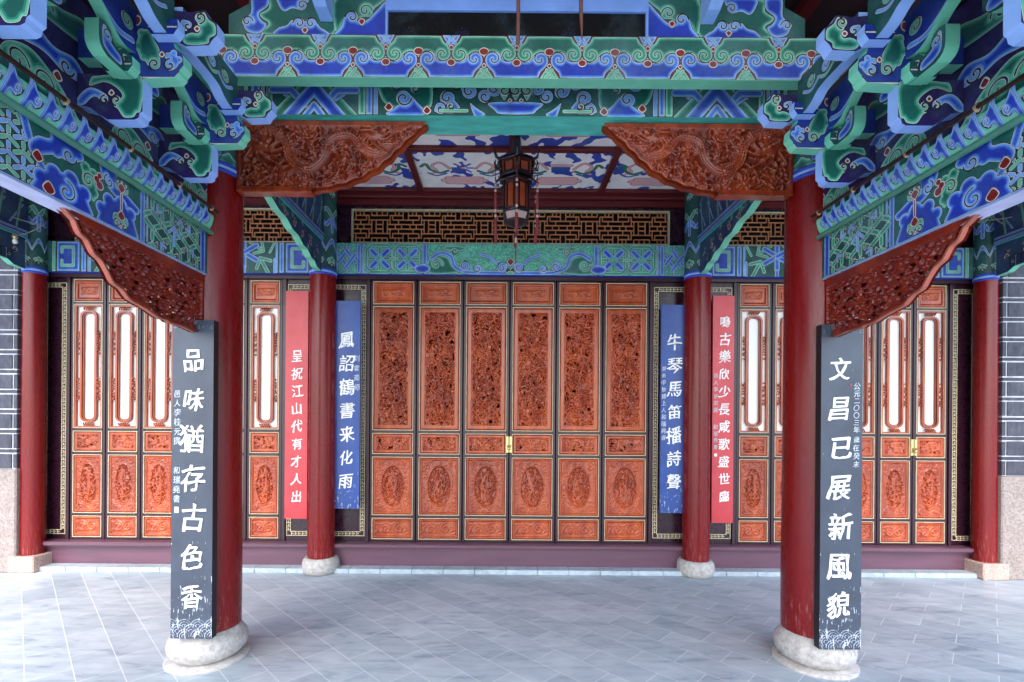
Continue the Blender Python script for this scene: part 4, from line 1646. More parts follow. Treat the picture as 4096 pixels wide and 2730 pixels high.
# ---- painted ceiling of the middle bay
def ceil_art(seed, x0, x1, y0, y1, motif):
    def f(A):
        r = np.random.RandomState(seed)
        P = A.P
        u, v = (P[:, 0] - x0), (P[:, 1] - y0)
        n = np.zeros(len(P))
        uw = u + .030 * np.sin(31 * v + seed) + .015 * np.sin(67 * v + 2 * seed)
        vw = v + .030 * np.sin(29 * u + seed) + .015 * np.sin(71 * u + 3 * seed)
        for k in range(22):
            a, b, c = r.normal(0, 15), r.normal(0, 15), r.uniform(0, 6.28)
            n += np.sin(a * uw + b * vw + c) * .24
        d = np.minimum.reduce([u, (x1 - x0) - u, v, (y1 - y0) - v])
        F = (n - .12 - d * 3.2)
        A.F[:, 1] = np.clip(F * 4, -3, 8)
        cx, cy = (x0 + x1) / 2, (y0 + y1) / 2
        # pink scaled cloud bank
        for o in (-.045, 0, .045):
            A.line([(cx - .20 + abs(o), cy + .20 + o), (cx + .20 - abs(o), cy + .20 + o)], .062, 'r', over=False)
        for k in range(11):
            for o in (-.05, 0, .05):
                A.shape([circ(cx - .21 + k * .042 + (.02 if o else 0), cy + .20 + o, .006, 6)], 'r')
        A.F[:, 2] = np.where(A.F[:, 2] > 1.1, np.maximum(A.F[:, 2], 1.2), A.F[:, 2])
        # ribbons
        for s in (-1, 1):
            A.line(spl([(cx + s * .12, cy - .02), (cx + s * .20, cy - .12), (cx + s * .28, cy - .06), (cx + s * .24, cy + .03), (cx + s * .31, cy + .08)], False), .030, 'r')
            A.line(spl([(cx + s * .14, cy + .02), (cx + s * .22, cy + .06), (cx + s * .30, cy + .0), (cx + s * .33, cy - .09), (cx + s * .38, cy - .05)], False), .034, 'g')
            A.line(spl([(cx + s * .16, cy + .07), (cx + s * .26, cy + .11), (cx + s * .33, cy + .06)], False), .022, 'b')
        if motif == 0:
            for k in range(8):
                a = k * PI / 4
                A.line([(cx + .04 * math.cos(a), cy - .03 + .04 * math.sin(a)), (cx + .10 * math.cos(a), cy - .03 + .10 * math.sin(a))], .022, 'b')
            A.shape([circ(cx, cy - .03, .02)], 'r')
        elif motif == 1:
            A.shape([[(cx - .09, cy - .06), (cx + .09, cy - .06), (cx + .08, cy + .0), (cx + .14, cy + .11), (cx - .08, cy + .04)]], 'b')
            A.shape([[(cx - .09, cy - .03), (cx + .09, cy - .03), (cx + .085, cy + .0), (cx - .085, cy + .0)]], 'g')
            A.line([(cx - .09, cy - .085), (cx + .09, cy - .085)], .04, 'r')
        else:
            A.line(spl([(cx - .10, cy - .06), (cx, cy + .0), (cx + .10, cy + .03)], False), .07, 'r')
    return f


t = thing('painted_ceiling', 'white ceiling painted with blue clouds, ribbons and vases behind the architrave', 'ceiling', (0, 4.1, 3.83))
mb = MB()
for x in (-1.80, -.90, 0, .90, 1.80):
    mb.box(x - .028, x + .028, 3.203, 4.898, 3.795, 3.86, 0, .004)
for y in (3.26, 4.13, 4.87):
    for i in range(4):
        xa = -1.80 + i * .9
        mb.box(xa + .0285, xa + .8715, y - .028, y + .028, 3.797, 3.858, 0, .004)
mb.build('battens', ['maroon'], t)
for i in range(4):
    for j, (ya, yb) in enumerate(((3.288, 4.102), (4.158, 4.842))):
        xa, xb = -1.80 + i * .9 + .0285, -1.80 + (i + 1) * .9 - .0285
        painted_sheet('ceiling_panel', xa, xb, ya, yb, .010, lambda u, v: np.stack([u, v, np.full_like(u, 3.83)], 1), ceil_art(i * 3 + j * 17 + 2, xa, xb, ya, yb, (2, 0, 1, 2)[i]), .012, 'ceiling', t)
mb = MB()
mb.box(-1.83, 1.83, 3.21, 4.90, 3.861, 3.88)
mb.build('ceiling_deck', ['roof'], t)

# ---- side beams running towards the viewer
SBX = -1.85  # this x and the group offsets below stand for a scaling about the camera


def tri(A, cx, cz, s, fam, wd, rot=0):
    for k in range(3):
        a = rot + PI / 2 + k * 2 * PI / 3
        A.line([(cx, cz), (cx + s * math.cos(a), cz + s * math.sin(a))], wd, fam)


def side_art(A):
    z0, z1 = 2.395, 2.655
    h = z1 - z0
    # far part: three-armed lattice
    for i in range(26):
        for j in range(6):
            cx = .55 + i * .055
            cz = z0 + .01 + j * .055 + (.0275 if i % 2 else 0)
            if cx < 1.93:
                tri(A, cx, cz, .037, 'b' if j % 2 else 'g', .023, 0.0)
    # large clouds
    T = lambda pts: [(2.44 - .52 * f, z0 + h * g) for f, g in pts]
    L = lambda *ps: [(2.44 - .52 * f, z0 + h * g, r_) for f, g, r_ in ps]
    C = lambda *ps: [(2.44 - .52 * f, z0 + h * g, r_, a_, d_) for f, g, r_, a_, d_ in ps]
    A.shape([spl(T([(1.10, 1.02), (1.04, .70), (.96, .45), (.90, -.02), (-.02, -.02), (-.02, 1.02)]), True, 4)], 'g')
    A.line(spl(T([(1.10, 1.0), (1.05, .70), (.98, .46), (.94, .36)]), False), .04, 'b')
    A.cloud(T([(.46, .50), (.50, .72), (.56, .84), (.62, .74), (.58, .48), (.50, .28)]), C((.55, .60, .036, 0, 1)), 'g', lobes=L((.50, .74, .028), (.58, .78, .028), (.50, .44, .028)))
    A.cloud(T([(.28, 1.05), (.44, 1.05), (.42, .80), (.32, .62), (.16, .50), (.02, .46), (-.02, .60), (.08, .70), (.20, .82)]), C((.34, .78, .030, 2, 1)), 'b')
    A.cloud(T([(.02, -.05), (.03, .25), (.10, .46), (.22, .58), (.34, .50), (.42, .34), (.46, .12), (.45, -.05)]), [], 'b', lobes=L((.09, .42, .034), (.21, .50, .040), (.34, .45, .038), (.42, .26, .034)))
    A.ruyi(2.44 - .52 * .21, z0 + h * .16, .048, 'g', 1)
    A.ruyi(2.44 - .52 * .20, z0 + h * .86, .042, 'g', -1)
    A.shape([T([(.185, .30), (.222, .30), (.222, .78), (.185, .78)])], 'r')
    A.drop(2.44 - .52 * .203, z0 + h * .80, .026, -1)
    A.drop(2.44 - .52 * .203, z0 + h * .30, .026, 1)
    for f, g, r_ in ((.44, .62, .024), (.47, .70, .020), (.44, .78, .018)):
        A.shape([circ(2.44 - .52 * f, z0 + h * g, r_)], 'r', over=False)
    A.cloud(T([(.62, 1.05), (.63, .82), (.72, .70), (.84, .68), (.95, .56), (1.02, .46), (1.07, .62), (1.0, .82), (.90, .90), (.88, 1.05)]), C((.73, .80, .034, 0, -1)), 'b', lobes=L((.64, .90, .026), (.84, .76, .03)))
    A.cloud(T([(.52, -.05), (.54, .22), (.62, .42), (.72, .50), (.84, .48), (.95, .38), (1.02, .18), (1.02, -.05)]), C((.75, .22, .046, PI / 2, -1)), 'b', lobes=L((.59, .34, .038), (.71, .44, .042), (.86, .40, .040), (.96, .24, .038)))
    A.drop(2.44 - .52 * .90, z0 + h * .13, .030, 1)
    A.drop(2.44 - .52 * .99, z0 + h * .52, .026, 1)
    # stripe, woven lattice and end border
    A.stripe(2.468, z0, z1, .036, 'b')
    A.stripe(2.425 + .075, z0, z1, .018, 'b')
    for i in range(6):
        for j in range(4):
            cx = 2.535 + i * .072
            cz = z0 + .02 + j * .083 + (.04 if i % 2 else 0)
            if cx > 2.92: continue
            tri(A, cx, cz, .054, 'g', .034, PI if (i + j) % 2 else 0)
            arrow(A, cx + .036, cz + .012, (PI / 2, -PI / 2, 0.5)[(i + 2 * j) % 3], .022, 'b')
    arrow(A, 2.70, z0 + .13, PI / 2, .055, 'b')
    for x, z, a in ((2.57, z1 - .06, -2.2), (2.83, z1 - .07, -.9), (2.60, z0 + .05, 2.2), (2.86, z0 + .10, .9), (2.75, z1 - .03, PI / 2)):
        A.line([(x - .035 * math.cos(a + .6), z - .035 * math.sin(a + .6)), (x, z), (x - .035 * math.cos(a - .6), z - .035 * math.sin(a - .6))], .022, 'b')
    A.stripe(2.950, z0, z1, .05, 'b')
    A.line([(.5, z0 + .004), (3, z0 + .004)], .016, 'b')


t = thing('side_beam', 'painted side beam with cloud moulding running left from the left front column', 'beam', (SBX, 2.0, 2.395), 'side beams of the porch')
root_sb = t
painted_sheet('painted_face', .55, 2.995, 2.397, 2.650, .0042, lambda u, v: np.stack([np.full_like(u, SBX), u, v], 1), side_art, .0042, 'paint_green', t)
mb = MB()
mb.box(SBX - .10, SBX - .003, .55, 3.02, 2.395, 2.65)
mb.build('beam_body', ['lilac'], t)
mb = MB()
mb.tube([(SBX + .022, .55, 2.652), (SBX + .022, 3.00, 2.652)], .014, 10)
mb.build('green_fillet', ['mint'], t)
# cloud moulding: curved cove with a row of leaf scrolls
mo = MB()
prof = [(SBX + .004, 2.662), (SBX + .020, 2.672), (SBX + .034, 2.70), (SBX + .042, 2.735), (SBX + .040, 2.752), (SBX - .09, 2.752)]
for (xa, za), (xb, zb) in zip(prof, prof[1:]):
    mo.add([(xa, .55, za), (xa, 2.985, za), (xb, 2.985, zb), (xb, .55, zb)], [(0, 1, 2, 3)])
mo.add([(x, 2.985, z) for x, z in prof] + [(SBX - .09, 2.955, 2.662)], [tuple(range(len(prof) + 1))])
mo.build('cove', ['mint'], t)
pz = .0745
vs_, fs_, fl_, rim_ = [], [], [], []
O = spl([(-.036, .0), (-.014, .0), (-.013, .026), (-.004, .026), (.006, .020), (.022, .020), (.035, .034), (.036, .052), (.026, .066), (.010, .074), (-.004, .086), (-.014, .100), (-.028, .116), (-.028, .092), (-.036, .072), (-.039, .034)], True, 4)
Or = resample(O, .006)
gp, gq, _, _ = grid_pts(-.05, .04, 0, .11, .0042)
gp = gp[inside(gp, O)]
gp = gp[seg_dist(gp, Or, True) > .002]
allp = np.concatenate([Or, gp])
vv, _, ff, _, _, _ = geometry.delaunay_2d_cdt([Vector(p) for p in allp], [], [list(range(len(Or)))], 1, 1e-6)
vv = np.array([(p.x, p.y) for p in vv])
tf = np.array([f for f in ff if len(f) == 3], int)
A = Art(vv, .0026)
A.shape([O], 'b', [spiral(.014, .045, .025, -PI * .75, 1.15, 1)])
V, F, FL, n0 = [], [], [], 0
RV = []
for k in range(32):
    y = .60 + k * pz
    if y > 2.96: break
    def mp(p, lift):
        s = p[:, 1] / .108
        x = SBX + .006 + np.interp(s, [0, .2, .5, 1], [0, .018, .034, .046]) + lift
        z = 2.664 + .100 * s
        return np.stack([x, y + p[:, 0] * .84, z], 1)
    V.append(mp(vv, .010))
    F.append(tf + n0)
    FL.append(A.F)
    n0 += len(vv)
    a, b = mp(Or, .010), mp(Or, -.004)
    m = len(Or)
    i = np.arange(m)
    j = (i + 1) % m
    V += [a, b]
    RV.append(np.stack([n0 + i, n0 + j, n0 + m + j, n0 + m + i], 1))
    FL += [np.full((2 * m, 3), -3.0)]
    n0 += 2 * m
tt, rv = np.concatenate(F), np.concatenate(RV)
np_mesh('scroll_moulding', np.concatenate(V), [tt, rv], ['paint_blue', 'sky'], t, mi=np.concatenate([np.zeros(len(tt)), np.ones(len(rv))]), fld=np.concatenate(FL))
t.location += Vector((0, -.06, -.024))
mirrored(t, 'painted side beam with cloud moulding running right from the right front column')

t = thing('pipe_rail', 'thin bronze pipe lying along the left cloud moulding', 'pipe', (SBX + .02, 2.0, 2.77), 'bronze pipes along the side beams')
mb = MB()
mb.tube([(SBX + .075, .55, 2.770), (SBX + .075, 2.96, 2.770)], .0095, 10)
mb.build('pipe', ['pipe'], t)
for y in (1.95, 2.28, 2.62, 2.90):
    mb = MB()
    mb.tube([(SBX + .075, y - .006, 2.770), (SBX + .075, y + .006, 2.770)], .0125, 10)
    mb.box(SBX + .069, SBX + .081, y - .004, y + .004, 2.754, 2.772)
    mb.build('clip', ['clip'], t)
t.location += Vector((0, -.05, -.028))
mirrored(t, 'thin bronze pipe lying along the right cloud moulding')

# ---- bracket sets on the side beams
BZ = 2.754


def g1(pts):
    return [(5.457e-4 * x - .3265, 3.2974 - 5.457e-4 * y) for x, y in pts]


def make_set(y, label):
    t = thing('bracket_set', label, 'bracket', (SBX, y, BZ), 'bracket sets on the side beams')
    U = 5.457e-4
    LW = .0050
    c = lambda x, yy, r, a, d: (*g1([(x, yy)])[0], r * U, a, d)
    front = lambda u, v, w_: np.stack([SBX + u, y + w_, v], 1)
    # lowest arm
    def a1(A):
        A.cloud(g1([(690, 690), (700, 620), (760, 600), (1092, 600), (1092, 870), (1060, 890), (1035, 925), (960, 930), (925, 890), (905, 860), (870, 830), (940, 760), (880, 690), (800, 660)]), [c(897, 790, 42, -PI / 2, -1)], 'g', 3)
        A.cloud(g1([(590, 790), (640, 720), (700, 690), (770, 710), (840, 760), (830, 810), (780, 800), (740, 770), (700, 790), (660, 830), (600, 840)]), [c(808, 790, 36, PI / 2, 1)], 'b', 4)
        A.drop(*g1([(862, 735)])[0], 30 * U, 1)
    low = plate('lower_arm', g1([(600, 590), (1100, 590), (1100, 875), (1078, 892), (1070, 925), (1040, 940), (835, 940), (770, 905), (700, 850), (600, 830)]), 0, .056, front, a1, LW, ['paint_dark', 'sky'], t, .0048)
    # middle arm
    def a2(A):
        lb = lambda *ps: [(*g1([(x, yy)])[0], r_ * U) for x, yy, r_ in ps]
        A.cloud(g1([(1090, 250), (1150, 250), (1195, 330), (1232, 400), (1238, 470), (1232, 545), (1160, 560), (1110, 490), (1060, 440), (1050, 330)]), [c(1188, 512, 46, -PI / 2, -1)], 'g', 4, lobes=lb((1090, 275, 40), (1068, 375, 44), (1108, 455, 40)))
        A.cloud(g1([(1270, 440), (1330, 420), (1385, 470), (1380, 520), (1340, 560), (1290, 560)]), [c(1305, 520, 50, PI / 2, 1)], 'b', 4, lobes=lb((1288, 450, 32), (1335, 430, 34), (1375, 480, 34)))
        A.shape([spl(g1([(1010, 150), (1075, 140), (1090, 190), (1060, 225), (1015, 210)]), True, 4)], 'r')
        A.drop(*g1([(1245, 440)])[0], 30 * U, 1)
        A.line(g1([(1090, 618), (1345, 618), (1380, 575)]), 26 * U, 'b')
    mid = plate('middle_arm', g1([(600, 250), (985, 230), (1000, 130), (1310, 130), (1320, 300), (1345, 390), (1405, 440), (1412, 520), (1380, 560), (1375, 585), (1345, 614), (1085, 628), (1040, 590), (990, 560), (930, 500), (800, 470), (600, 470)]), .0, .056, front, a2, LW, ['paint_blue', 'mint'], t, .0048)
    # upper arm
    def a3(A):
        A.cloud(g1([(1390, 300), (1460, 260), (1520, 260), (1500, 150), (1560, 100), (1600, 160), (1650, 200), (1655, 280), (1610, 310), (1590, 355), (1430, 362)]), [c(1530, 150, 46, -PI / 2, 1)], 'g', 4)
        A.cloud(g1([(1380, 170), (1430, 165), (1475, 190), (1470, 240), (1400, 255)]), [c(1438, 212, 44, PI / 2, -1)], 'b', 4)
        A.drop(*g1([(1508, 235)])[0], 30 * U, -1)
    plate('upper_arm', g1([(1270, 90), (1470, 110), (1500, 100), (1570, 95), (1605, 150), (1660, 195), (1662, 285), (1625, 320), (1600, 362), (1420, 370), (1350, 330), (1270, 300)]), .004, .060, front, a3, LW, ['paint_dark', 'sky'], t, .0048)
    # blocks
    def blk(A):
        A.line([(-.06, .03), (.06, .03)], .010, 'r')
        A.line([(-.004, .0), (-.004, .055)], .008, 'r')
        A.line([(.006, .0), (.006, .055)], .008, 'r')
    for nm, ux, zc, mat, em in (('lower_block', .201, 2.955, 'paint_green', 'mint'), ('middle_block', .385, 3.107, 'paint_blue', 'sky')):
        plate(nm, [(-.062, .062), (-.028, .062), (-.024, .048), (.024, .048), (.028, .062), (.062, .062), (.064, .026), (.046, .0), (-.046, .0), (-.064, .026)], -.045, -.001,
              lambda u, v, w_, ux=ux, zc=zc: np.stack([SBX + ux + u, y + w_, zc + v], 1), blk, .004, [mat, em], low if nm == 'lower_block' else mid, .005)
    # arms lying along the beam
    side = lambda u, v, w_: np.stack([SBX + w_, y + u, v], 1)
    def al1(A):
        A.cloud([(-.155, 2.99), (-.155, 3.06), (-.13, 3.06), (-.11, 3.02), (-.06, 3.0), (-.06, 2.965), (-.12, 2.965)], [(-.13, 3.035, .024, 0, 1)], 'b', 4)
        A.cloud([(.06, 2.97), (.08, 3.02), (.13, 3.03), (.16, 3.0), (.14, 2.97)], [], 'b', 4)
        A.curl(-.035, 3.005, .026, 'g', 0, -1)
    plate('long_arm', spl([(-.13, 2.952), (-.158, 2.968), (-.170, 3.0), (-.170, 3.07)], False, 5).tolist() + spl([(-.145, 3.078), (-.118, 3.066), (-.10, 3.03), (-.075, 3.018)], False, 4).tolist() + [(-.05, 3.045), (.06, 3.045), (.10, 3.03), (.17, 3.05), (.17, 3.0), (.14, 2.965), (.10, 2.953)], .176, .232, side, al1, .0045, ['paint_green', 'mint'], t, .0055)
    def al2(A):
        for k, x in enumerate((-.33, -.22, -.11)):
            A.curl(x, 3.235, .034, 'gb'[k % 2], 0, 1)
            A.line(spl([(x - .06, 3.21), (x, 3.185), (x + .06, 3.215)], False), .022, 'bg'[k % 2])
    plate('tie_arm', spl([(0.0, 3.112), (-.06, 3.114), (-.11, 3.125), (-.16, 3.152), (-.22, 3.160), (-.30, 3.160), (-.43, 3.163)], False, 5).tolist() + [(-.43, 3.30), (0.0, 3.30)], .352, .404, side, al2, .0045, ['paint_green', 'sky'], t, .0055)
    def al3(A):
        A.line(spl([(-.02, 3.10), (-.10, 3.085), (-.19, 3.13), (-.24, 3.20)], False), .03, 'b')
        A.curl(-.05, 3.16, .035, 'g', 0, 1)
    plate('hook_arm', spl([(0.0, 3.062), (-.05, 3.05), (-.10, 3.065), (-.15, 3.11), (-.20, 3.14), (-.27, 3.15)], False, 5).tolist() + [(-.27, 3.24), (0.0, 3.24)], .196, .246, side, al3, .0045, ['paint_blue', 'mint'], t, .0055)
    return t


sets = make_set(1.551, 'bracket set on the left side beam nearest the viewer')
sets.location.z -= .033
o2 = copy_tree(sets)
o2.location.y = 2.034
o2['label'] = 'large middle bracket set of green and blue cloud arms on the left side beam'
o3 = copy_tree(sets)
o3.location.y = 2.517
o3['label'] = 'bracket set of cloud arms beside the left front column'
mirrored(sets, 'bracket set on the right side beam nearest the viewer')
mirrored(o2, 'large middle bracket set of green and blue cloud arms on the right side beam')
mirrored(o3, 'bracket set of cloud arms beside the right front column')

# ---- boards closing the gaps behind the bracket sets
def back_art(A):
    for k in range(6):
        y = .83 + k * .495 + .12
        A.cloud([(y - .16, 2.76), (y - .17, 2.84), (y - .13, 2.90), (y - .05, 2.93), (y + .03, 2.90), (y + .09, 2.86), (y + .15, 2.80), (y + .16, 2.76)], [(y - .10, 2.85, .045, 0, 1), (y, 2.84, .045, 0, 1), (y + .09, 2.81, .035, 0, 1)], 'g')
        A.cloud([(y - .20, 2.94), (y - .16, 3.02), (y - .06, 3.05), (y + .04, 3.01), (y + .14, 3.03), (y + .20, 2.96), (y + .10, 2.93), (y, 2.95), (y - .1, 2.93)], [(y + .10, 2.965, .035, 0, -1)], 'b')
        A.cloud([(y - .20, 3.10), (y - .10, 3.20), (y + .05, 3.18), (y + .18, 3.22), (y + .2, 3.12), (y, 3.09)], [(y, 3.14, .04, 0, 1)], 'g')
        A.drop(y + .06, 2.90, .025)
t = thing('bracket_board', 'dark violet painted board behind the left row of bracket sets', 'board', (SBX - .02, 2.0, 2.755), 'boards behind the bracket sets')
painted_sheet('painted_face', .55, 2.99, 2.755, 3.30, .0055, lambda u, v: np.stack([np.full_like(u, SBX - .004), u, v], 1), back_art, .0055, 'paint_dark', t)
mb = MB()
mb.box(SBX - .06, SBX - .007, .55, 2.99, 2.755, 3.30)
mb.box(SBX - .20, SBX + .10, .55, 2.99, 3.302, 3.42, 0, .01)
mb.build('board', ['roof'], t)
t.location += Vector((0, -.05, -.028))
mirrored(t, 'dark violet painted board behind the right row of bracket sets')

# ---- carved brackets
def relief_sheet(name, R, H, keep_pts, mapf, mat, parent, hole=None):
    q = R.q
    k = keep_pts if hole is None else keep_pts & ~hole
    q = q[k[q].sum(1) >= 4]
    return np_mesh(name, mapf(R.P[:, 0], R.P[:, 1], H), [q], [mat], parent, smooth=True)


# front pair: dragon panels under the architrave
X0, Z0, WD, HT = -1.742, 2.945, 1.20, .438
t = thing('carved_bracket', 'carved dragon bracket under the left end of the architrave', 'bracket', (-1.74, 3.09, 2.95), 'carved dragon brackets under the architrave')
out_d = [(.0, .0), (.47, .0)] + spl([(.49, .008), (.53, .016), (.58, .020), (.63, .040), (.68, .044), (.73, .072), (.79, .088), (.83, .122), (.885, .142), (.92, .185), (.965, .212), (.99, .25), (1.03, .278), (1.06, .318), (1.10, .345), (1.135, .385), (1.17, .405), (1.188, .425), (1.188, .437)], False, 3).tolist() + [(.0, .437)]
R = Relief(WD, HT, .0042, 5)
r = R.r
Ld = np.array(out_d)
body = spl([(.10, .30), (.20, .36), (.30, .30), (.34, .18), (.46, .12), (.56, .20), (.60, .31), (.72, .33), (.80, .24), (.90, .22), (.98, .30)], False, 8)
R.foliage(.03, 1.12, .02, .40, 640, .0070, .036, .075)
R.stroke(body, .030, .020, .022)
for k in range(0, len(body) - 1):                        # scales and back fins on the coils
    p, dv = body[k], body[k + 1] - body[k]
    nv = np.array([-dv[1], dv[0]]) / (np.linalg.norm(dv) + 1e-9)
    for o in (-.016, 0, .016):
        R.stroke([p + nv * o, p + nv * o + dv * .4], .0065, .012, .036)
    R.stroke([p + nv * .030, p + nv * .046 - dv * .5], .006, .012, .026)
for (x, z) in ((.24, .33), (.38, .15), (.58, .25), (.80, .24), (.92, .25)):   # claws
    a0 = r.uniform(0, 6.28)
    for q in (-.6, -.2, .2, .6):
        R.stroke(spl([(x, z), (x + .035 * math.cos(a0 + q), z + .035 * math.sin(a0 + q)), (x + .06 * math.cos(a0 + q + .3), z + .06 * math.sin(a0 + q + .3))], False, 4), .0075, .016, .034)
for k in range(44):                                      # mane and whiskers
    x, z = (.16, .26) if k < 24 else (.88, .33)
    a = r.uniform(0, 6.28)
    l = r.uniform(.6, 1.2)
    R.stroke(spl([(x, z), (x + .06 * l * math.cos(a), z + .05 * l * math.sin(a)), (x + .13 * l * math.cos(a + .6), z + .10 * l * math.sin(a + .6))], False, 4), .0065, .018, .030)
for (x, z, s) in ((.16, .26, .04), (.88, .33, .034)):    # heads
    R.stroke([(x - s * .6, z), (x + s * .6, z + .01)], s, .026, .026)
    R.stroke([(x + s * .6, z + .02), (x + s * 1.4, z + .045)], s * .4, .02, .03)
    R.stroke([(x + s * .5, z - .015), (x + s * 1.3, z - .02)], s * .35, .02, .026)
    R.stroke([(x - .004, z + .018), (x + .004, z + .018)], .010, .012, .05)
for k in range(6):
    R.stroke([(.93 + .01 * k, .350 + .007 * k), (1.04 + .02 * k, .366 + .011 * k)], .0055, .014, .03)
for x, z in ((.56, .040), (.64, .060), (.72, .095), (.80, .125), (.88, .175), (.95, .225), (1.01, .285), (1.08, .345)):
    R.stroke(spiral(x, z, .030, 0, 1.4), .008, .018, .020)
d_ed = seg_dist(R.P, Ld, True)
ins = inside(R.P, Ld)
H = np.where(d_ed < .014, .016, R.H * 1.25 - .012)
H = np.where((R.P[:, 1] > HT - .035), .024, H)
H = np.where((R.P[:, 0] < .020) | ((R.P[:, 1] < .024) & (R.P[:, 0] < .5)), .026, H)
relief_sheet('carving', R, H, ins, lambda u, v, h: np.stack([X0 + u, 3.075 - h, Z0 + v], 1), 'wood_deep', t)
mb = MB()
mb.prism([(X0 + a, Z0 + b) for a, b in out_d], 3.090, 3.125)
mb.box(X0, X0 + .47, 3.045, 3.12, Z0 - .014, Z0 - .0005, 0, .003)
mb.build('back_board', ['wood_deep'], t)
mirrored(t, 'carved dragon bracket under the right end of the architrave')

# side pair: pierced fret brackets under the side beams
Y0, ZB, WD, HT = 1.98, 2.03, 1.0, .364
t = thing('fret_bracket', 'red pierced fretwork bracket under the left side beam', 'bracket', (SBX, 2.5, 2.2), 'pierced brackets under the side beams')
out_f = [(.005, .364), (.03, .345)] + spl([(.06, .33), (.09, .285), (.13, .27), (.165, .225), (.21, .205), (.25, .165), (.285, .125), (.34, .110), (.39, .075), (.46, .062), (.53, .048), (.60, .030), (.67, .028), (.70, .018), (.80, .020), (.90, .010)], False, 3).tolist() + [(.985, .003), (.985, .364)]
Lf = np.array(out_f)
R = Relief(WD, HT, .0045, 8)
r = R.r
for k in range(22):                                       # interlaced bars and knots
    for q in (-1, 1):
        x = k * .055
        R.stroke([(x, .0), (x + q * .36, .36)], .0065, .008, .004)
for k in range(120):
    x, z = r.uniform(.05, .97), r.uniform(.03, .30)
    q = r.uniform(.014, .030)
    R.stroke([(x - q, z), (x + q, z), (x + q, z + q * .8), (x - q * .4, z + q * .8)], .0055, .008, .007)
R.foliage(.03, .97, .02, .30, 260, .0055, .014, .045)
slot = np.zeros(len(R.P), bool)
for k in range(75):
    x, z = r.uniform(.12, .95), r.uniform(.05, .28)
    slot |= (np.abs(R.P[:, 0] - x) < r.uniform(.006, .014)) & (np.abs(R.P[:, 1] - z) < .0068)
d_ed = seg_dist(R.P, Lf, True)
ins = inside(R.P, Lf)
H = np.where(d_ed < .014, .020, R.H)
top = np.interp(R.P[:, 0], [0, .35, 1], [.33, .322, .310])
H = np.where(R.P[:, 1] > top, .022, H)
hole = slot & ins & (d_ed > .022) & (R.P[:, 1] < top - .02)
for nm, sg in (('carving', 1), ('rear_carving', -1)):
    xb = SBX - .032 if sg > 0 else SBX - .042
    relief_sheet(nm, R, H, ins, lambda u, v, h: np.stack([xb + sg * h * 1.1, Y0 + .07 + u * .93, ZB + v], 1), 'wood_red', t, hole)
cen = Lf.mean(0)
inner = []
for i in range(len(Lf)):
    a, b, c_ = Lf[i - 1], Lf[i], Lf[(i + 1) % len(Lf)]
    d1, d2 = b - a, c_ - b
    n = np.array([-(d1[1] / (np.linalg.norm(d1) + 1e-9) + d2[1] / (np.linalg.norm(d2) + 1e-9)), d1[0] / (np.linalg.norm(d1) + 1e-9) + d2[0] / (np.linalg.norm(d2) + 1e-9)])
    n = n / (np.linalg.norm(n) + 1e-9)
    q_ = b + n * .012
    inner.append(q_ if inside(np.array([q_]), Lf)[0] else b - n * .012)
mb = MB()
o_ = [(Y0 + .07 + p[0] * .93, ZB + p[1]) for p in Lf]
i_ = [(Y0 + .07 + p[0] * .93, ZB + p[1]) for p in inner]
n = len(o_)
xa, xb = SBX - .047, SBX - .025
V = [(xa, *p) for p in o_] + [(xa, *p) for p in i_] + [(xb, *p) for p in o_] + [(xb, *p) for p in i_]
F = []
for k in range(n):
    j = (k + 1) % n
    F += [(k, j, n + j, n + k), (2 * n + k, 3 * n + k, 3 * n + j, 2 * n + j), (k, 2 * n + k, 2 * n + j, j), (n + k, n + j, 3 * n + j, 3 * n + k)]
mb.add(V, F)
mb.build('rim', [plain('lit salmon rim', S(168, 88, 70), 0.45, 0.12, 12)], t)  # pinkish light on the bracket edge is put into the rim colour
t.location += Vector((0, -.05, -.0215))
mirrored(t, 'red pierced fretwork bracket under the right side beam')

# ---- ties between front and wall columns
def tie_art(A):
    z0, z1 = 3.255, 3.80
    for k in range(9):
        y = 3.2 + k * .17
        A.line([(y, z0 + .10), (y + .12, z0 + .30)], .028, 'b')
        A.line([(y + .06, z0 + .06), (y + .10, z0 + .34)], .03, 'g')
        A.line([(y + .02, z1 - .05), (y + .12, z1 - .20)], .03, 'gb'[k % 2])
    A.line([(3.1, z0 + .018), (4.8, z0 + .018)], .036, 'b')
    A.line([(3.1, z0 + .055), (4.8, z0 + .055)], .03, 'b')
    A.line([(3.1, z1 - .02), (4.8, z1 - .02)], .036, 'b')
def tieb_art(A):
    rr = random.Random(6)
    for k in range(26):
        y = rr.uniform(3.6, 4.65)
        z = np.interp(y, [3.5, 4.72], [3.20, 2.98]) + rr.uniform(0, .18)
        A.curl(y, min(z, 3.23), rr.uniform(.018, .035), 'ggb'[k % 3], rr.uniform(0, 6), rr.choice((-1, 1)))
    for k in range(5):
        y = 3.95 + k * .17
        A.drop(y, np.interp(y, [3.5, 4.72], [3.24, 3.10]) , .03)
    for k in range(4):
        A.line([(4.45 + k * .05, 3.0), (4.45 + k * .05, 3.10), (4.49 + k * .05, 3.10)], .014, 'b')
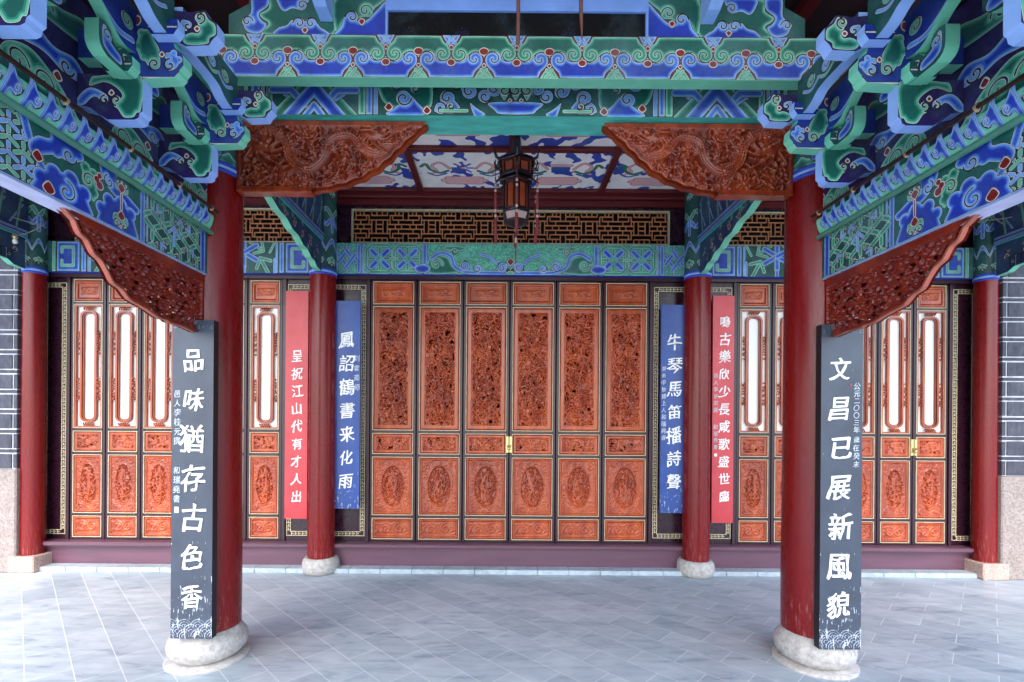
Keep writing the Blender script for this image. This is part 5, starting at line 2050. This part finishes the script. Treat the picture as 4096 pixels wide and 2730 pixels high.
for xx, lab, wall_r in ((-HX, 'painted tie beam from the left front column back to the wall column', .135), (-OX, 'painted tie beam reaching forward from the left outer column', .135)):
    t = thing('tie_beam', lab, 'beam', (xx, 4.0, 3.25), 'painted tie beams across the gallery')
    root_t = t
    ya = 3.205
    yb = CY - .13
    for sg in (1, -1):
        painted_sheet('painted_face', ya, yb, 3.255, 3.79, .009, lambda u, v: np.stack([np.full_like(u, xx + sg * .052), u, v], 1), tie_art, .007, 'paint_dull', t)
    mb = MB()
    mb.box(xx - .05, xx + .05, ya, yb, 3.252, 3.79)
    mb.build('beam_body', ['teal'], t)
    st = [(yb, 2.955), (4.62, 2.965), (4.56, 3.0), (4.48, 3.005), (4.40, 3.05), (4.30, 3.055), (4.20, 3.10), (4.08, 3.105), (3.98, 3.15), (3.84, 3.16), (3.72, 3.20), (3.58, 3.205), (3.50, 3.2505), (yb, 3.2505)]
    plate('stepped_bracket', st[::-1], -.03, .03, lambda u, v, w_: np.stack([xx + w_, u, v], 1), tieb_art, .006, ['paint_dull', 'mint'], t, .009)
    mirrored(t, lab.replace('left', 'right'))

# ---- hanging lantern
LX, LY = .03, 3.92
t = thing('lantern', 'black hexagonal palace lantern with amber panes and tassels hanging before the lattice', 'lantern', (LX, LY, 3.05))
hexp = lambda r, z, a0=0: [(LX + r * math.cos(a0 + -PI / 2 + k * PI / 3), LY + r * math.sin(a0 - PI / 2 + k * PI / 3), z) for k in range(6)]
mb = MB()
for k in range(6):
    for (r0, za, r1, zb, th) in ((.112, 3.175, .112, 3.44, .010), (.140, 3.455, .150, 3.575, .011), (.112, 3.175, .092, 3.105, .010)):
        mb.tube([hexp(r0, za)[k], hexp(r1, zb)[k]], th, 8)
for (r0, z, th) in ((.112, 3.182, .012), (.112, 3.435, .012), (.140, 3.458, .012), (.152, 3.575, .013), (.092, 3.108, .010), (.112, 3.20, .006), (.112, 3.40, .006)):
    h = hexp(r0, z)
    mb.tube(h + [h[0]], th, 8)
mb.build('frame', ['lantern'], t)
for k in range(6):
    mb = MB()
    j = (k + 1) % 6
    a, b, c, d = hexp(.106, 3.175)[k], hexp(.106, 3.175)[j], hexp(.106, 3.43)[j], hexp(.106, 3.43)[k]
    mb.add([a, b, c, d], [(0, 1, 2, 3)])
    mb.build('pane', ['lantern_glass'], t)
    mb = MB()
    a, b, c, d = hexp(.134, 3.462)[k], hexp(.134, 3.462)[j], hexp(.144, 3.57)[j], hexp(.144, 3.57)[k]
    mb.add([a, b, c, d], [(0, 1, 2, 3)])
    mb.build('upper_pane', ['lantern_glass'], t)
    mb = MB()
    a, b, c, d = hexp(.086, 3.112)[k], hexp(.086, 3.112)[j], hexp(.104, 3.172)[j], hexp(.104, 3.172)[k]
    mb.add([a, b, c, d], [(0, 1, 2, 3)])
    mb.build('skirt_pane', [M['bead']], t)
mb = MB()
for k in range(6):                                        # inner frames of the panes and carved fringe
    j = (k + 1) % 6
    for (r0, za, zb) in ((.109, 3.20, 3.41), (.141, 3.475, 3.555)):
        a, b = np.array(hexp(r0, 0)[k]), np.array(hexp(r0, 0)[j])
        for f in (.22, .78):
            p = a + (b - a) * f
            mb.tube([(p[0], p[1], za), (p[0], p[1], zb)], .007, 6)
        for z in (za, zb):
            p, q_ = a + (b - a) * .22, a + (b - a) * .78
            mb.tube([(p[0], p[1], z), (q_[0], q_[1], z)], .007, 6)
    c, d = hexp(.150, 3.575)[k], hexp(.205, 3.64)[k]
    mb.tube([c, hexp(.185, 3.585)[k], d, hexp(.195, 3.665)[k]], [.013, .012, .009, .003], 8)
    mb.tube([hexp(.112, 3.43)[k], hexp(.155, 3.41)[k], hexp(.165, 3.44)[k]], [.012, .010, .004], 8)
    mb.tube([hexp(.15, 3.50)[k], hexp(.19, 3.48)[k], hexp(.20, 3.52)[k]], [.012, .010, .004], 8)
    a, b = np.array(hexp(.152, 3.585)[k]), np.array(hexp(.152, 3.585)[j])
    for f in np.linspace(.1, .9, 7):
        p = a + (b - a) * f
        mb.lathe([(.002, 3.60), (.009, 3.594), (.009, 3.58), (.002, 3.572)], p[0], p[1], 8)
mb.lathe([(.155, 3.582), (.10, 3.60), (.05, 3.63), (.038, 3.66), (.036, 3.74), (.030, 3.80)], LX, LY, 24)
cano = mb.build('canopy', ['lantern'], t)
for k in range(6):
    a = hexp(.190, 3.49)[k]
    mb = MB()
    mb.tube([(a[0], a[1], 3.50), (a[0], a[1], 3.36)], .003, 6, 0)
    for z in (3.36, 3.32, 3.16, 3.12):
        mb.lathe([(.002, z + .014), (.010, z + .008), (.010, z - .008), (.002, z - .014)], a[0], a[1], 8, 1)
    mb.lathe([(.004, 3.31), (.010, 3.29), (.010, 3.18), (.004, 3.17)], a[0], a[1], 8, 0)
    mb.lathe([(.004, 3.11), (.012, 3.09), (.014, 2.98), (.002, 2.97)], a[0], a[1], 8, 0)
    mb.build('tassel', ['tassel', 'bead'], cano)
mb = MB()
mb.lathe([(.08, 3.098), (.05, 3.085), (.02, 3.07), (.004, 3.06)], LX, LY, 16, 0)
mb.tube([(LX, LY, 3.07), (LX, LY, 2.78)], .0045, 6, 1)
mb.lathe([(.003, 2.99), (.010, 2.98), (.010, 2.95), (.003, 2.94)], LX, LY, 8, 2)
mb.build('pendant', ['lantern', 'tassel', 'bead'], t)
mb = MB()
mb.tube([(LX, LY, 3.79), (LX, LY, 3.83)], .012, 8)
mb.build('hanger', ['iron'], t)

# ---- wires and a bulb
def sag(a, b, d, n=12):
    a, b = np.array(a), np.array(b)
    return [tuple(a + (b - a) * s - np.array((0, 0, d * 4 * s * (1 - s)))) for s in np.linspace(0, 1, n)]
mb = MB()
mb.tube(sag((-5.1, 4.55, 3.62), (-4.42, 4.60, 3.33), .05), .005, 6)
mb.tube(sag((-4.42, 4.60, 3.33), (-4.66, 4.58, 3.22), .02), .004, 6)
tag(mb.build('cable', ['wire']), 'grey cable drooping by the left outer column to the bulb', 'cable', 'cables near the outer columns')
t = thing('light_bulb', 'small round lamp holder hanging on the cable by the left outer column', 'bulb', (-4.66, 4.58, 3.2))
mb = MB()
mb.lathe([(.004, 3.235), (.018, 3.228), (.024, 3.205), (.018, 3.19)], -4.66, 4.58, 14)
mb.build('holder', ['brass'], t)
mb = MB()
mb.lathe([(.012, 3.188), (.022, 3.17), (.018, 3.15), (.003, 3.143)], -4.66, 4.58, 14)
mb.build('glass', ['pane'], t)
mb = MB()
mb.tube(sag((3.95, 4.60, 3.46), (4.95, 4.55, 3.52), .06), .005, 6)
mb.tube(sag((4.50, 4.58, 3.50), (4.62, 4.58, 3.40), .01), .004, 6)
tag(mb.build('cable', ['wire']), 'grey cable drooping by the right outer column', 'cable', 'cables near the outer columns')
